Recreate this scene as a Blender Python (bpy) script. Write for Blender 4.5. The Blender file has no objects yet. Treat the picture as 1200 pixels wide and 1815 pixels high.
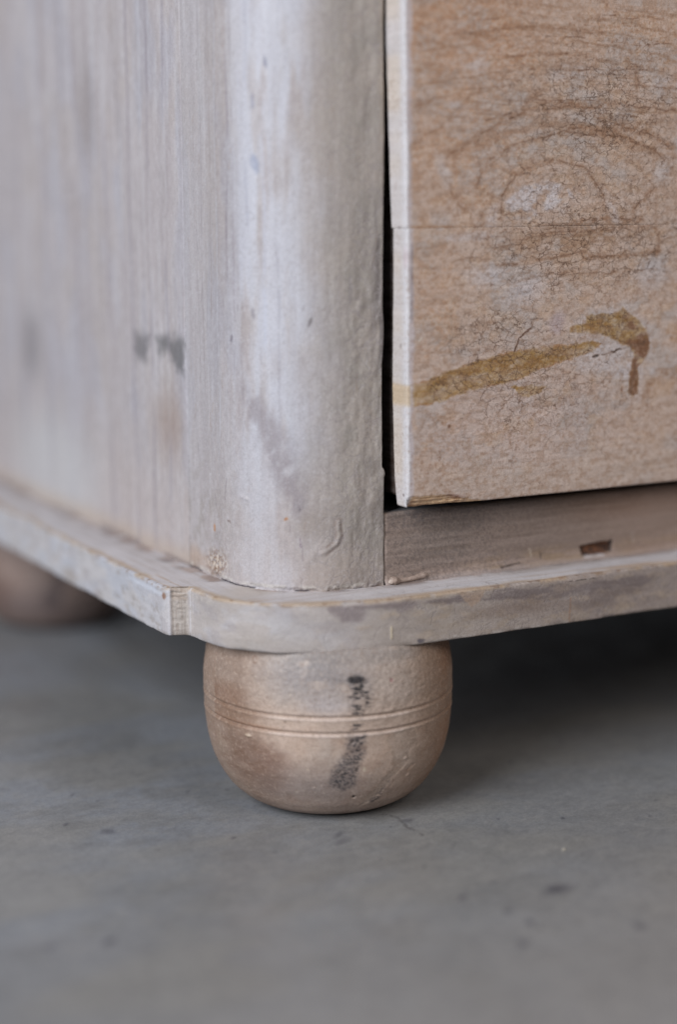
import bpy, math, random
import numpy as np
from mathutils import Matrix, Vector

# ------------------------------------------------------------------ camera, world, light
scene = bpy.context.scene
COL = scene.collection
cam_d = bpy.data.cameras.new('camera')
cam = bpy.data.objects.new('camera', cam_d); COL.objects.link(cam)
R_ = Vector((0.879372, -0.476114, -0.004501)); U_ = Vector((0.089184, 0.155422, 0.983814)); F_ = Vector((0.467708, 0.86554, -0.179135))
M = Matrix((R_, U_, -F_)).transposed().to_4x4()
M.translation = Vector((-0.29709, -0.63925, 0.17333))
cam.matrix_world = M
cam_d.sensor_fit = 'VERTICAL'; cam_d.sensor_height = 36.0; cam_d.lens = 3100 / 1815 * 36
cam_d.clip_start = 0.02; cam_d.clip_end = 100
cam_d.dof.use_dof = True; cam_d.dof.focus_distance = 0.788; cam_d.dof.aperture_fstop = 2.0
scene.camera = cam

w = bpy.data.worlds.new('World'); scene.world = w; w.use_nodes = True
bg = w.node_tree.nodes['Background']
bg.inputs['Color'].default_value = (0.68, 0.71, 0.78, 1); bg.inputs['Strength'].default_value = 0.135

def window_light(name, loc, target, size, size_y, power, col):  # area lamp helper, used for the window and the added fill
    ld = bpy.data.lights.new(name, 'AREA'); ld.shape = 'RECTANGLE'; ld.size = size; ld.size_y = size_y
    ld.energy = power; ld.color = col
    o = bpy.data.objects.new(name, ld); COL.objects.link(o); o.location = loc
    o.rotation_euler = (Vector(target) - Vector(loc)).to_track_quat('-Z', 'Y').to_euler()
    return o
window_light('window_light', (-2.35, -0.8, 1.45), (0, 0, 0.05), 1.6, 1.9, 112, (0.95, 0.97, 1.0))
window_light('front_fill_light', (0.55, -2.4, 1.9), (0.1, 0, 0.05), 1.6, 1.4, 31, (1.0, 0.91, 0.83))  # unseen warm fill lamp, added to brighten the front and right sides
scene.view_settings.view_transform = 'Standard'; scene.view_settings.look = 'None'
scene.view_settings.exposure = 0.0; scene.view_settings.gamma = 1.0
scene.cycles.max_bounces = 6

# ------------------------------------------------------------------ numpy noise and colour helpers
def _h(ix, iy, iz, seed):
    n = (ix.astype(np.int64) * 374761393 + iy.astype(np.int64) * 668265263 + iz.astype(np.int64) * 2147483647 + seed * 974634777) & 0xffffffff
    n = ((n ^ (n >> 13)) * 1274126177) & 0xffffffff
    n = ((n ^ (n >> 16)) * 2246822519) & 0xffffffff
    return ((n ^ (n >> 15)) & 0xffff) / 65535.0
def vnoise(x, y, z, seed=0):
    xi = np.floor(x); yi = np.floor(y); zi = np.floor(z)
    fx, fy, fz = x - xi, y - yi, z - zi
    fx = fx * fx * (3 - 2 * fx); fy = fy * fy * (3 - 2 * fy); fz = fz * fz * (3 - 2 * fz)
    def c(a, b, d): return _h(xi + a, yi + b, zi + d, seed)
    x00 = c(0,0,0) * (1-fx) + c(1,0,0) * fx; x10 = c(0,1,0) * (1-fx) + c(1,1,0) * fx
    x01 = c(0,0,1) * (1-fx) + c(1,0,1) * fx; x11 = c(0,1,1) * (1-fx) + c(1,1,1) * fx
    return (x00 * (1-fy) + x10 * fy) * (1-fz) + (x01 * (1-fy) + x11 * fy) * fz
def fbm(x, y, z=None, seed=0, octv=4, gain=0.5):
    if z is None: z = np.zeros_like(x)
    s = 0; a = 1; t = 0
    for i in range(octv):
        s = s + a * vnoise(x * 2**i + 17.3 * i, y * 2**i + 5.1 * i, z * 2**i, seed + i * 13); t += a; a *= gain
    return s / t
def ss(a, b, v): # smoothstep, also for a > b
    t = np.clip((v - a) / (b - a), 0, 1); return t * t * (3 - 2 * t)
def polysd(x, y, P):
    """signed distance to a closed polygon, negative inside (same units as P)"""
    d = np.full(x.shape, 1e9); ins = np.zeros(x.shape, bool); n = len(P)
    for i in range(n):
        ax, ay = P[i]; bx, by = P[(i + 1) % n]
        ex, ey = bx - ax, by - ay; wx, wy = x - ax, y - ay
        t = np.clip((wx * ex + wy * ey) / (ex * ex + ey * ey + 1e-12), 0, 1)
        d = np.minimum(d, np.hypot(wx - ex * t, wy - ey * t))
        c = ((ay > y) != (by > y)); xx = ax + (y - ay) * ex / (ey if abs(ey) > 1e-9 else 1e-9)
        ins ^= c & (x < xx)
    return np.where(ins, -d, d)
def linesd(x, y, P):
    d = np.full(x.shape, 1e9)
    for (ax, ay), (bx, by) in zip(P[:-1], P[1:]):
        ex, ey = bx - ax, by - ay; wx, wy = x - ax, y - ay
        t = np.clip((wx * ex + wy * ey) / (ex * ex + ey * ey + 1e-12), 0, 1)
        d = np.minimum(d, np.hypot(wx - ex * t, wy - ey * t))
    return d
def ell(x, y, cx, cy, rx, ry, rot=0, soft=0.5):
    c, s = math.cos(math.radians(rot)), math.sin(math.radians(rot))
    u = (x - cx) * c + (y - cy) * s; v = -(x - cx) * s + (y - cy) * c
    return 1 - ss(1 - soft, 1 + soft * 0.3, np.hypot(u / rx, v / ry))
def paint(col, rgb, m):
    m = np.clip(m, 0, 1)[:, None]; return col * (1 - m) + np.array(rgb, float) * m
def base(n, rgb): return np.tile(np.array(rgb, float), (n, 1))
def to_lin(c, k=1.0):
    c = np.clip(c / 255.0, 0, 1)
    return np.clip(np.where(c <= 0.04045, c / 12.92, ((c + 0.055) / 1.055) ** 2.4) * k, 0.003, 0.86)

# ------------------------------------------------------------------ mesh helpers
def tag(o, label=None, cat=None, group=None, kind=None):
    if label: o['label'] = label
    if cat: o['category'] = cat
    if group: o['group'] = group
    if kind: o['kind'] = kind
    return o
def mesh_obj(name, V, Fq, mat, parent=None, tint=None, crack=None, smooth=True, tris=None, loc=None):
    me = bpy.data.meshes.new(name)
    V = np.asarray(V, np.float32); Fq = np.asarray(Fq, np.int32)
    polys = [list(f) for f in (tris or [])]
    if polys: me.from_pydata(V.tolist(), [], [list(map(int, f)) for f in Fq] + polys)
    else:
        me.vertices.add(len(V)); me.vertices.foreach_set('co', V.ravel())
        me.loops.add(len(Fq) * 4); me.loops.foreach_set('vertex_index', Fq.ravel())
        me.polygons.add(len(Fq)); me.polygons.foreach_set('loop_start', np.arange(0, len(Fq) * 4, 4, dtype=np.int32))
        me.polygons.foreach_set('loop_total', np.full(len(Fq), 4, np.int32))
        me.update(calc_edges=True)
    me.polygons.foreach_set('use_smooth', np.full(len(me.polygons), smooth))
    if tint is not None:
        a = me.color_attributes.new('tint', 'FLOAT_COLOR', 'POINT')
        a.data.foreach_set('color', np.concatenate([tint, np.ones((len(tint), 1))], 1).astype(np.float32).ravel())
    if crack is not None:
        a = me.attributes.new('crack', 'FLOAT', 'POINT'); a.data.foreach_set('value', crack.astype(np.float32))
    me.materials.append(mat); me.validate(); me.update()
    o = bpy.data.objects.new(name, me); COL.objects.link(o)
    if parent: o.parent = parent
    if loc: o.location = loc
    return o
def grid_faces(nu, nv, close_u=False, flip=False):
    """vertex (i,j) has index i*nv+j"""
    iu = np.arange(nu if close_u else nu - 1); jv = np.arange(nv - 1)
    I, J = np.meshgrid(iu, jv, indexing='ij'); I2 = (I + 1) % nu
    a = I * nv + J; b = I2 * nv + J; c = I2 * nv + J + 1; d = I * nv + J + 1
    q = np.stack([a, b, c, d] if not flip else [a, d, c, b], -1).reshape(-1, 4)
    return q
def steps(*segs):
    """segs: (start, end, step) joined end to end"""
    out = [segs[0][0]]
    for a, b, s in segs:
        n = max(1, int(round(abs(b - a) / s))); out += list(a + (b - a) * np.arange(1, n + 1) / n)
    return np.array(out)
def box(name, lo, hi, mat, parent, tint_rgb, k=1.0, bev=0.0015):
    import bmesh
    bm = bmesh.new(); bmesh.ops.create_cube(bm, size=1)
    lo = np.array(lo); hi = np.array(hi)
    for v in bm.verts: v.co = Vector(((v.co.x + .5) * (hi[0]-lo[0]) + lo[0], (v.co.y + .5) * (hi[1]-lo[1]) + lo[1], (v.co.z + .5) * (hi[2]-lo[2]) + lo[2]))
    bmesh.ops.bevel(bm, geom=bm.edges[:], offset=bev, segments=2, affect='EDGES')
    me = bpy.data.meshes.new(name); bm.to_mesh(me); bm.free()
    n = len(me.vertices); a = me.color_attributes.new('tint', 'FLOAT_COLOR', 'POINT')
    a.data.foreach_set('color', np.concatenate([to_lin(base(n, tint_rgb), k), np.ones((n, 1))], 1).astype(np.float32).ravel())
    me.materials.append(mat); o = bpy.data.objects.new(name, me); COL.objects.link(o)
    if parent: o.parent = parent
    return o

# ------------------------------------------------------------------ materials
def paint_material(name, grain=(60, 60, 6), speck=900.0, speck_col=(0.5, 0.42, 0.36), speck_amt=0.35, crack_scale=0.0,
                   crack_col=(0.07, 0.04, 0.025), rough=(0.5, 0.75), bump=0.25, bump_dist=0.0006, spec=0.35, fine=1500.0, grain_amt=0.25, fine_amt=0.16, crack_map=(1, 1, 1)):
    m = bpy.data.materials.new(name); m.use_nodes = True
    nt = m.node_tree; N = nt.nodes; L = nt.links; bs = N['Principled BSDF']
    tc = N.new('ShaderNodeTexCoord')
    at = N.new('ShaderNodeAttribute'); at.attribute_name = 'tint'
    def noise(scale, detail=4, rough_=0.6, vec=None, dist=0.0):
        n = N.new('ShaderNodeTexNoise'); n.inputs['Scale'].default_value = scale; n.inputs['Detail'].default_value = detail
        n.inputs['Roughness'].default_value = rough_; n.inputs['Distortion'].default_value = dist
        L.new(vec if vec is not None else tc.outputs['Object'], n.inputs['Vector']); return n
    def mp(sock, a, b, c=0.0, d=1.0):
        r = N.new('ShaderNodeMapRange'); r.interpolation_type = 'SMOOTHSTEP'
        r.inputs[1].default_value = a; r.inputs[2].default_value = b; r.inputs[3].default_value = c; r.inputs[4].default_value = d
        L.new(sock, r.inputs[0]); return r.outputs[0]
    def mix(kind, fac, a, b):
        x = N.new('ShaderNodeMix'); x.data_type = 'RGBA'; x.blend_type = kind
        if isinstance(fac, float): x.inputs['Factor'].default_value = fac
        else: L.new(fac, x.inputs['Factor'])
        for s, v in (('A', a), ('B', b)):
            i = [q for q in x.inputs if q.name == s and q.type == 'RGBA'][0]
            if isinstance(v, tuple): i.default_value = (*v, 1)
            else: L.new(v, i)
        return [q for q in x.outputs if q.type == 'RGBA'][0]
    def math_(op, a, b):
        x = N.new('ShaderNodeMath'); x.operation = op
        for i, v in enumerate((a, b)):
            if isinstance(v, float): x.inputs[i].default_value = v
            else: L.new(v, x.inputs[i])
        return x.outputs[0]
    mpg = N.new('ShaderNodeMapping'); mpg.inputs['Scale'].default_value = grain; L.new(tc.outputs['Object'], mpg.inputs['Vector'])
    g = noise(1.0, 6, 0.65, mpg.outputs[0], 0.3)
    gr = mp(g.outputs[0], 0.3, 0.72)
    sp = noise(speck, 3, 0.7)
    sz = noise(45.0, 3, 0.6)
    spm = math_('MULTIPLY', mp(sp.outputs[0], 0.5, 0.68), mp(sz.outputs[0], 0.35, 0.7, 0.25, 1.0))
    lo = mix('MULTIPLY', 1.0, at.outputs['Color'], (1 - grain_amt, 1 - grain_amt, 1 - grain_amt))
    hi = mix('MIX', grain_amt * 0.5, at.outputs['Color'], (0.62, 0.62, 0.66))
    c = mix('MIX', gr, lo, hi)
    c = mix('MULTIPLY', math_('MULTIPLY', spm, speck_amt), c, speck_col)
    fn = noise(fine, 2, 0.6)
    c = mix('MULTIPLY', mp(fn.outputs[0], 0.35, 0.65, fine_amt, 0.0), c, (0.45, 0.45, 0.45))
    height = math_('ADD', math_('MULTIPLY', g.outputs[0], 0.8), math_('MULTIPLY', sp.outputs[0], 0.45))
    height = math_('ADD', height, math_('MULTIPLY', fn.outputs[0], 0.2))
    if crack_scale:
        ca = N.new('ShaderNodeAttribute'); ca.attribute_name = 'crack'
        wn = noise(crack_scale * 1.6, 3, 0.6)
        vm = N.new('ShaderNodeVectorMath'); vm.operation = 'MULTIPLY_ADD'
        L.new(wn.outputs['Color'], vm.inputs[0]); k = 1.05 / crack_scale; vm.inputs[1].default_value = (k, k, k); L.new(tc.outputs['Object'], vm.inputs[2])
        for sc, wdt, amt in ((crack_scale, 0.055, 1.0), (crack_scale * 2.3, 0.07, 0.6)):
            vo = N.new('ShaderNodeTexVoronoi'); vo.feature = 'DISTANCE_TO_EDGE'; vo.inputs['Scale'].default_value = sc
            cm = N.new('ShaderNodeMapping'); cm.inputs['Scale'].default_value = crack_map; L.new(vm.outputs[0], cm.inputs['Vector']); L.new(cm.outputs[0], vo.inputs['Vector'])
            ln = mp(vo.outputs['Distance'], 0.005, wdt, 1.0, 0.0)
            pn = noise(sc * 0.8, 3, 0.6)
            vis = mp(math_('ADD', ca.outputs['Fac'], pn.outputs[0]), 0.72, 1.2)
            f = math_('MULTIPLY', math_('MULTIPLY', ln, vis), amt * 0.8)
            c = mix('MIX', f, c, crack_col)
            height = math_('SUBTRACT', height, math_('MULTIPLY', f, 0.8))
    L.new(c, bs.inputs['Base Color'])
    L.new(mp(sz.outputs[0], 0.3, 0.7, rough[0], rough[1]), bs.inputs['Roughness'])
    bs.inputs['Specular IOR Level'].default_value = spec
    b = N.new('ShaderNodeBump'); b.inputs['Strength'].default_value = bump; b.inputs['Distance'].default_value = bump_dist
    L.new(height, b.inputs['Height']); L.new(b.outputs[0], bs.inputs['Normal'])
    return m
M_post = paint_material('whitewashed_wood_upright', grain=(230, 230, 7), speck=700, speck_col=(0.78, 0.74, 0.73), speck_amt=0.4, crack_scale=110, crack_col=(0.30, 0.27, 0.27), rough=(0.48, 0.66), bump=0.3, grain_amt=0.05, fine_amt=.22)
M_face = paint_material('worn_drawer_paint', grain=(22, 22, 520), speck=620, speck_col=(0.60, 0.45, 0.35), speck_amt=0.68, crack_scale=195, crack_col=(0.115, 0.065, 0.042), rough=(0.55, 0.75), bump=0.3, grain_amt=0.12, fine_amt=0.3, crack_map=(0.72, 1, 1.2))
M_rail = paint_material('grimy_rail_paint', grain=(26, 26, 420), speck=1100, speck_col=(0.6, 0.54, 0.50), speck_amt=0.7, rough=(0.55, 0.8), bump=0.4, grain_amt=0.08, fine_amt=.3)
M_rim = paint_material('chipped_plinth_paint', grain=(50, 50, 260), speck=800, speck_col=(0.76, 0.72, 0.70), speck_amt=0.3, crack_scale=80, crack_col=(0.25, 0.22, 0.22), rough=(0.5, 0.75), bump=0.4, grain_amt=0.12)
M_foot = paint_material('worn_foot_paint', grain=(150, 150, 260), speck=1000, speck_col=(0.66, 0.56, 0.50), speck_amt=0.5, rough=(0.42, 0.62), bump=0.5, grain_amt=0.10, fine_amt=0.25)
M_floor = paint_material('polished_concrete', grain=(34, 60, 26), speck=420, speck_col=(0.74, 0.74, 0.75), speck_amt=0.4, rough=(0.30, 0.48), bump=0.22, bump_dist=0.0005, spec=0.5, fine=1000, grain_amt=0.06, fine_amt=0.30)
M_dark = paint_material('bare_inner_wood', grain=(200, 20, 200), rough=(0.7, 0.9), bump=0.2)

# illumination compensation: how much pigment each surface needs for its photographed tone (one constant per surface)
K = dict(post=0.96, panel=1.06, face=1.42, rail=1.02, rim=0.93, foot=0.95, floor=0.74)
TAN = (176, 146, 112)
FLOOR_Z = -0.1027

chest = bpy.data.objects.new('chest_of_drawers', None); COL.objects.link(chest)
tag(chest, 'whitewashed antique chest of drawers with rounded corner post and round bun feet', 'chest of drawers')
# everything below is modelled in world units (m) with the empty at the origin: z = 0 is the top of the plinth board
chest.location = (0, 0, 0)

def wash(s, zm):
    """chalky lilac-white wash dragged vertically, continuous from the side panel (s < 0) onto the post (s > 0)"""
    c = base(len(s), (173, 166, 168))
    a = fbm(s / 7, zm / 85, seed=330, octv=3); b = fbm(s / 2.2, zm / 45, seed=331, octv=4); q = fbm(s / 22, zm / 30, seed=332, octv=4); e = fbm(s / 16, zm / 60, seed=333, octv=3)
    c = paint(c, (156, 149, 153), .35 * ss(.46, .72, a)); c = paint(c, (184, 182, 188), .45 * ss(.5, .3, a)); c = paint(c, (158, 150, 154), .35 * ss(.5, .72, b)); c = paint(c, (184, 183, 188), .3 * ss(.48, .3, b))
    c = paint(c, (166, 156, 152), .35 * ss(.5, .7, q)); c = paint(c, (160, 160, 172), .4 * ss(.52, .7, e))
    c = paint(c, (174, 161, 156), .4 * ss(75, 15, zm + 30 * (q - .5)))
    m = fbm(s / 2.2, zm / 3.2, seed=334, octv=4); c = paint(c, (150, 144, 146), .22 * ss(.52, .7, m)); c = paint(c, (192, 190, 194), .2 * ss(.46, .3, m))
    return c
# ------------------------------------------------------------------ corner post (unwrapped s from the panel joint, z up; mm in the colour code)
CX = 0.0262 + 0.045
def post_path():
    P = [(.0262, y) for y in np.arange(.107, CX, -.0005)]
    P += [(CX + .045 * math.cos(t), CX + .045 * math.sin(t)) for t in np.linspace(math.pi, 1.5 * math.pi, 142)]
    P += [(x, .0262) for x in np.arange(CX + .0005, .0853, .0005)]
    return np.array(P)
PP = post_path()
def build_post():
    Z = steps((-0.0005, 0.0, .0005), (0.0, 0.27, .0005), (0.27, 0.74, .02))
    # right arris then return into the drawer opening
    ret = [(.0856, .0264), (.0858, .0268), (.0858, .0275), (.0858, .030), (.0858, .040), (.0858, .07), (.0858, .11)]
    P = np.vstack([PP, ret]); nret = len(ret)
    S = np.r_[0, np.cumsum(np.hypot(*np.diff(P, axis=0).T))]
    nu, nv = len(P), len(Z)
    T = np.gradient(P, axis=0); T /= np.linalg.norm(T, axis=1)[:, None]
    Nn = np.stack([T[:, 1], -T[:, 0]], 1)   # check sign: outward = towards -x/-y
    if Nn[10, 0] > 0: Nn = -Nn
    X = np.repeat(P[:, 0], nv); Y = np.repeat(P[:, 1], nv); s = np.repeat(S, nv) * 1e3; z = np.tile(Z, nu); zm = z * 1e3
    nx = np.repeat(Nn[:, 0], nv); ny = np.repeat(Nn[:, 1], nv)
    front = (np.repeat(np.arange(nu), nv) < nu - nret)
    d = 0.55 * (fbm(s / 14, zm / 70, seed=3) - .5) + 0.22 * (fbm(s / 2.2, zm / 26, seed=4) - .5) + .10 * (fbm(s / 1.5, zm / 1.6, seed=5, octv=2) - .5)
    # paint ridge, run of thick paint
    rd = linesd(s + 1.5 * (fbm(zm / 4, zm * 0, seed=56) - .5), zm, [(98.3, 31), (98.4, 24.5), (96.8, 21.4), (91.5, 17.6), (89.9, 17.0)])
    d += .8 * ss(92, 108, s) * ss(140, 175, 300 - zm) * (fbm(s / 3.2, zm / 6, seed=58) - .5)
    d += .5 * ss(96, 110, s) * (fbm(s / 5, zm / 9, seed=57) - .5) * 1.3
    d += (.1 + .5 * fbm(s / 2, zm / 2, seed=54)) * np.exp(-(rd / 1.0) ** 2) - .15 * np.exp(-((rd - 1.8) / .9) ** 2) * (s > 94)
    rd2 = linesd(s, zm, [(92, 21), (87, 18), (84, 12)]); d += .22 * np.exp(-(rd2 / 1.6) ** 2)
    # crumbly repaired patch at the foot of the post
    cr = ell(s, zm, 30, 7, 14, 8, 10, .8); d += cr * 1.6 * (fbm(s / 1.3, zm / 1.3, seed=9) - .5) + cr * .2
    d -= .9 * ss(3.2, 0, zm) * ss(.5, .62, fbm(s / 5, zm / 3, seed=12))
    d += .35 * np.exp(-(linesd(s, zm, [(52, 41), (56, 40)]) / .7) ** 2)
    d -= .35 * np.exp(-(linesd(s, zm, [(81.4, 0), (81.9, 5.5)]) / .35) ** 2)
    d *= np.where(front, 1, 0)
    X = X + nx * d * 1e-3; Y = Y + ny * d * 1e-3
    # wavering right edge, chip above the rail corner
    edge = ss(.0835, .0856, X)
    wob = -.9 * ss(100, 130, zm) * ss(190, 140, zm) * .6 - 1.0 * ss(115, 96, zm) * ss(52.5, 54, zm) + .5 * (fbm(zm * 0 + 1, zm / 9, seed=20) - .5) + .35 * ss(200, 260, zm) * -1
    wob += .5 * np.exp(-((zm - 51) / 1.2) ** 2)
    wob = np.where(zm < 33, .55 * (fbm(zm * 0 + 3, zm / 4, seed=23) - .5), wob)
    X = X + edge * wob * 1e-3
    # ---------------- pigment
    streak = fbm(s / 2.0, zm / 90, seed=30, octv=4); blot = fbm(s / 16, zm / 24, seed=32)
    c = wash(s, zm)
    # whiter band down the middle of the curve, beige-grey right part
    c = paint(c, (186, 182, 186), .45 * ss(48, 8, s))
    band = ss(40, 60, s + 10 * (streak - .5)) * ss(96, 72, s + 16 * (blot - .5)) * (.45 + .55 * ss(25, 90, zm + 20 * (blot - .5)))
    c = paint(c, (192, 195, 207), .7 * band * ss(.25, .6, fbm(s / 5, zm / 30, seed=33)))
    right = ss(78, 108, s + 16 * (blot - .5))
    c = paint(c, (172, 163, 155), .8 * right)
    c = paint(c, (152, 147, 142), .5 * right * ss(.45, .7, fbm(s / 8, zm / 14, seed=34)))
    c = paint(c, (178, 172, 166), .5 * right * ss(.5, .7, fbm(s / 5, zm / 9, seed=35)))
    c = paint(c, (186, 160, 132), .35 * ss(117, 122, s) * ss(150, 210, zm))
    # long thin streaks
    for s0, z0, z1, wd, rgb, a in ((45.5, 120, 400, .5, (128, 120, 128), .6), (49, 90, 300, .35, (140, 132, 138), .5), (36, 60, 400, .5, (190, 190, 198), .6),
                                   (57, 150, 280, .6, (150, 150, 165), .45), (30, 100, 270, .4, (146, 134, 132), .45), (66, 100, 220, .9, (186, 190, 205), .5),
                                   (72, 60, 170, .7, (150, 148, 158), .4), (20, 40, 260, .45, (150, 142, 146), .5), (25, 30, 400, .4, (186, 182, 186), .5)):
        dd = np.abs(s - s0 - 1.6 * (fbm(zm * 0, zm / 40, seed=int(s0)) - .5) * 2)
        c = paint(c, rgb, a * ss(wd * 1.8, wd * .3, dd) * ss(z0, z0 + 12, zm) * ss(z1, z1 - 12, zm) * ss(.3, .55, fbm(s / 3, zm / 16, seed=int(s0) + 1)))
    # blue-grey bald flecks and dark scuffs
    for (a, b, rx, rz, rot, rgb, al) in ((67.5, 228, .9, 3.2, 12, (120, 122, 140), .7), (62, 186, 2.4, 5, 20, (150, 156, 176), .8), (61, 212, 1.0, 4, 0, (140, 142, 160), .6),
                                         (47.1, 110.9, .9, 2.2, 0, (110, 104, 112), .7), (85.9, 119, .8, 3.2, -25, (112, 106, 108), .7), (60, 122, 1.2, 3, 10, (130, 126, 134), .5),
                                         (104, 132, 1.1, 7, 0, (128, 122, 124), .5), (75, 32.6, 1.1, 1.0, 0, (168, 118, 82), .9), (28.6, 23.4, 1.2, 2.2, 0, (178, 128, 92), .8),
                                         (43, 28.5, 2.2, .6, -25, (120, 104, 100), .7), (80.8, 37, .35, 1.6, 0, (70, 64, 70), .8), (81, 22, .3, 3.0, 0, (110, 92, 110), .6)):
        c = paint(c, rgb, al * ell(s + 1.2 * (fbm(s, zm, seed=44) - .5), zm + 1.5 * (fbm(s, zm, seed=45) - .5), a, b, rx, rz, rot))
    wx, wz = s + 5 * (fbm(s / 8, zm / 12, seed=50) - .5), zm + 8 * (fbm(s / 8, zm / 12, seed=51) - .5)
    dk = polysd(wx, wz, [(53.8, 92), (62, 88), (70, 76), (79, 60), (86, 38), (82, 33), (73, 42.6), (64, 62), (57, 78)])
    c = paint(c, (138, 130, 135), .62 * ss(4.5, -4, dk) * ss(.2, .5, fbm(s / 4, zm / 6, seed=52)))
    wp = polysd(wx, wz, [(45.9, 60.7), (53.3, 62.4), (60, 52), (65.1, 42.2), (66, 30), (62, 20), (58, 31), (50, 40)])
    c = paint(c, (186, 186, 195), .4 * ss(4, -4, wp) * ss(.25, .55, fbm(s / 4, zm / 5, seed=53)))
    c = paint(c, (184, 180, 184), .45 * ell(wx, wz, 68, 9, 14, 8, 0, .7))
    c = paint(c, (170, 158, 152), .6 * ss(24, 4, zm) * ss(78, 86, s))
    c = paint(c, (150, 140, 134), .5 * ell(wx, wz, 88, 30, 14, 9, 20, .8))
    # grime by the right edge
    gm = ss(112, 119, s) * ss(200, 150, zm) * ss(60, 100, zm)
    c = paint(c, (112, 106, 106), .75 * gm * ss(.35, .65, fbm(s / 3, zm / 18, seed=61)))
    c = paint(c, (126, 118, 114), .5 * ss(100, 118, s) * ss(75, 45, zm) * ss(.35, .7, fbm(s / 6, zm / 9, seed=62)))
    # lower left: mottled, grey-brown scum and tan crumbs
    c = paint(c, (152, 144, 140), .55 * ss(70, 20, zm) * ss(60, 20, s) * ss(.4, .7, fbm(s / 5, zm / 5, seed=63)))
    c = paint(c, (176, 150, 130), .55 * ell(wx, wz, 4, 6, 26, 7, 0, .8))
    crn = fbm(s / 1.2, zm / 1.2, seed=64)
    c = paint(c, (206, 190, 172), .8 * cr * ss(.5, .6, crn)); c = paint(c, (128, 98, 76), .7 * cr * ss(.5, .38, crn))
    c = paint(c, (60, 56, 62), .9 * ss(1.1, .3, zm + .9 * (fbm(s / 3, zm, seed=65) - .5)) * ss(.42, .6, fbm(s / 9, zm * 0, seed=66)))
    c = paint(c, (200, 196, 190), .6 * ss(.8, 1.4, zm) * ss(3.2, 2.2, zm) * ss(.45, .6, fbm(s / 6, zm / 2, seed=67)))
    c = paint(c, (120, 104, 98), .6 * np.exp(-((rd - 1.4) / .6) ** 2) * (s > 92))
    for q in range(70):
        rs = np.random.RandomState(q + 200); a0, b0, L0 = rs.uniform(0, 120), rs.uniform(0, 255), rs.uniform(2, 14); mk = (np.abs(s - a0) < 4) & (np.abs(zm - b0) < 16)
        if mk.any(): c[mk] = paint(c[mk], [(120, 112, 116), (198, 196, 202), (150, 130, 118)][q % 3], rs.uniform(.25, .6) * ss(.42, .12, linesd(s[mk], zm[mk], [(a0, b0), (a0 + rs.uniform(-1, 1) * L0 * .2, b0 + L0)])) * ss(.35, .55, fbm(s[mk] / 1, zm[mk] / 2.5, seed=q)))
    # fine freckles
    fr = fbm(s / .9, zm / .9, seed=68, octv=2); c = paint(c, (145, 138, 140), .25 * ss(.68, .8, fr)); c = paint(c, (196, 196, 204), .3 * ss(.32, .2, fr))
    crack = .05 + .42 * ss(70, 100, s) + .35 * ell(s, zm, 116, 130, 14, 50, 0, .8) + .1 * ss(80, 30, zm)
    mat = M_post
    return mesh_obj('corner_post', np.stack([X, Y, z], 1), grid_faces(nu, nv), mat, chest, to_lin(c, K['post']), crack)
post = build_post()

# ------------------------------------------------------------------ side panel
def build_panel():
    Yv = steps((.1072, .1078, .0003), (.1078, .24, .0008), (.24, .49, .003)); Zv = steps((0, .30, .0008), (.30, .74, .03))
    nu, nv = len(Yv), len(Zv); y = np.repeat(Yv, nv) * 1e3; z = np.tile(Zv, nu) * 1e3
    jx = 1.1 * (fbm(z / 60, z * 0, seed=70) - .5) * 2
    d = .5 * (fbm(y / 14, z / 90, seed=71) - .5) + .25 * (fbm(y / 3, z / 40, seed=72) - .5)
    d -= .35 * ss(107.9, 107.2, y) * ss(40, 90, z)
    yy = y + jx * ss(125, 107, y)
    bl = fbm(y / 30, z / 40, seed=75); c = wash(107.2 - y, z)
    c = paint(c, (184, 186, 190), .6 * ell(y, z, 300, 20, 90, 40, 0, .7))
    wy, wz = y + 5 * (fbm(y / 5, z / 20, seed=76) - .5), z + 8 * (fbm(y / 3, z / 12, seed=77) - .5)
    w2y = y + 9 * (fbm(y / 6, z / 3, seed=76) - .5); w2z = z + 5 * (fbm(y / 5, z / 5, seed=77) - .5); c = paint(c, (98, 96, 99), .62 * ss(3.5, -4, polysd(w2y, w2z, [(152, 107), (172, 107), (171, 94), (154, 93)])))
    c = paint(c, (98, 97, 99), .72 * ss(3.5, -3.5, polysd(w2y, w2z, [(141, 106), (125, 107), (109, 107), (109, 91), (118, 91), (127, 99), (140, 99)])) )
    c = paint(c, (116, 112, 116), .5 * ell(wy, wz, 330, 88, 22, 26, 0, .8)); c = paint(c, (128, 120, 120), .45 * ell(wy, wz, 230, 215, 16, 30, 0, .8))
    c = paint(c, (142, 122, 112), .5 * ss(100, 60, z) * ell(wy, wz, 128, 70, 22, 28, 0, .8))
    c = paint(c, (176, 156, 136), .4 * ss(12, 2, z)); c = paint(c, (110, 100, 100), .5 * ss(3, .5, z) * ss(.4, .6, bl))
    for y0, al in ((128, .4), (148, .5), (172, .45), (205, .5), (248, .5), (300, .4), (345, .4)):
        c = paint(c, (132, 124, 132), al * ss(2.4, .4, np.abs(y - y0 - 4 * (fbm(z / 80, z * 0, seed=y0) - .5))) * ss(.35, .55, fbm(y / 9, z / 40, seed=y0 + 1)))
    crack = np.full(len(y), .0)
    return mesh_obj('side_panel', np.stack([.0262 - d * 1e-3, yy * 1e-3, z * 1e-3], 1), grid_faces(nu, nv, flip=True), M_post, chest, to_lin(c, K['panel']), crack)
build_panel()

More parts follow.
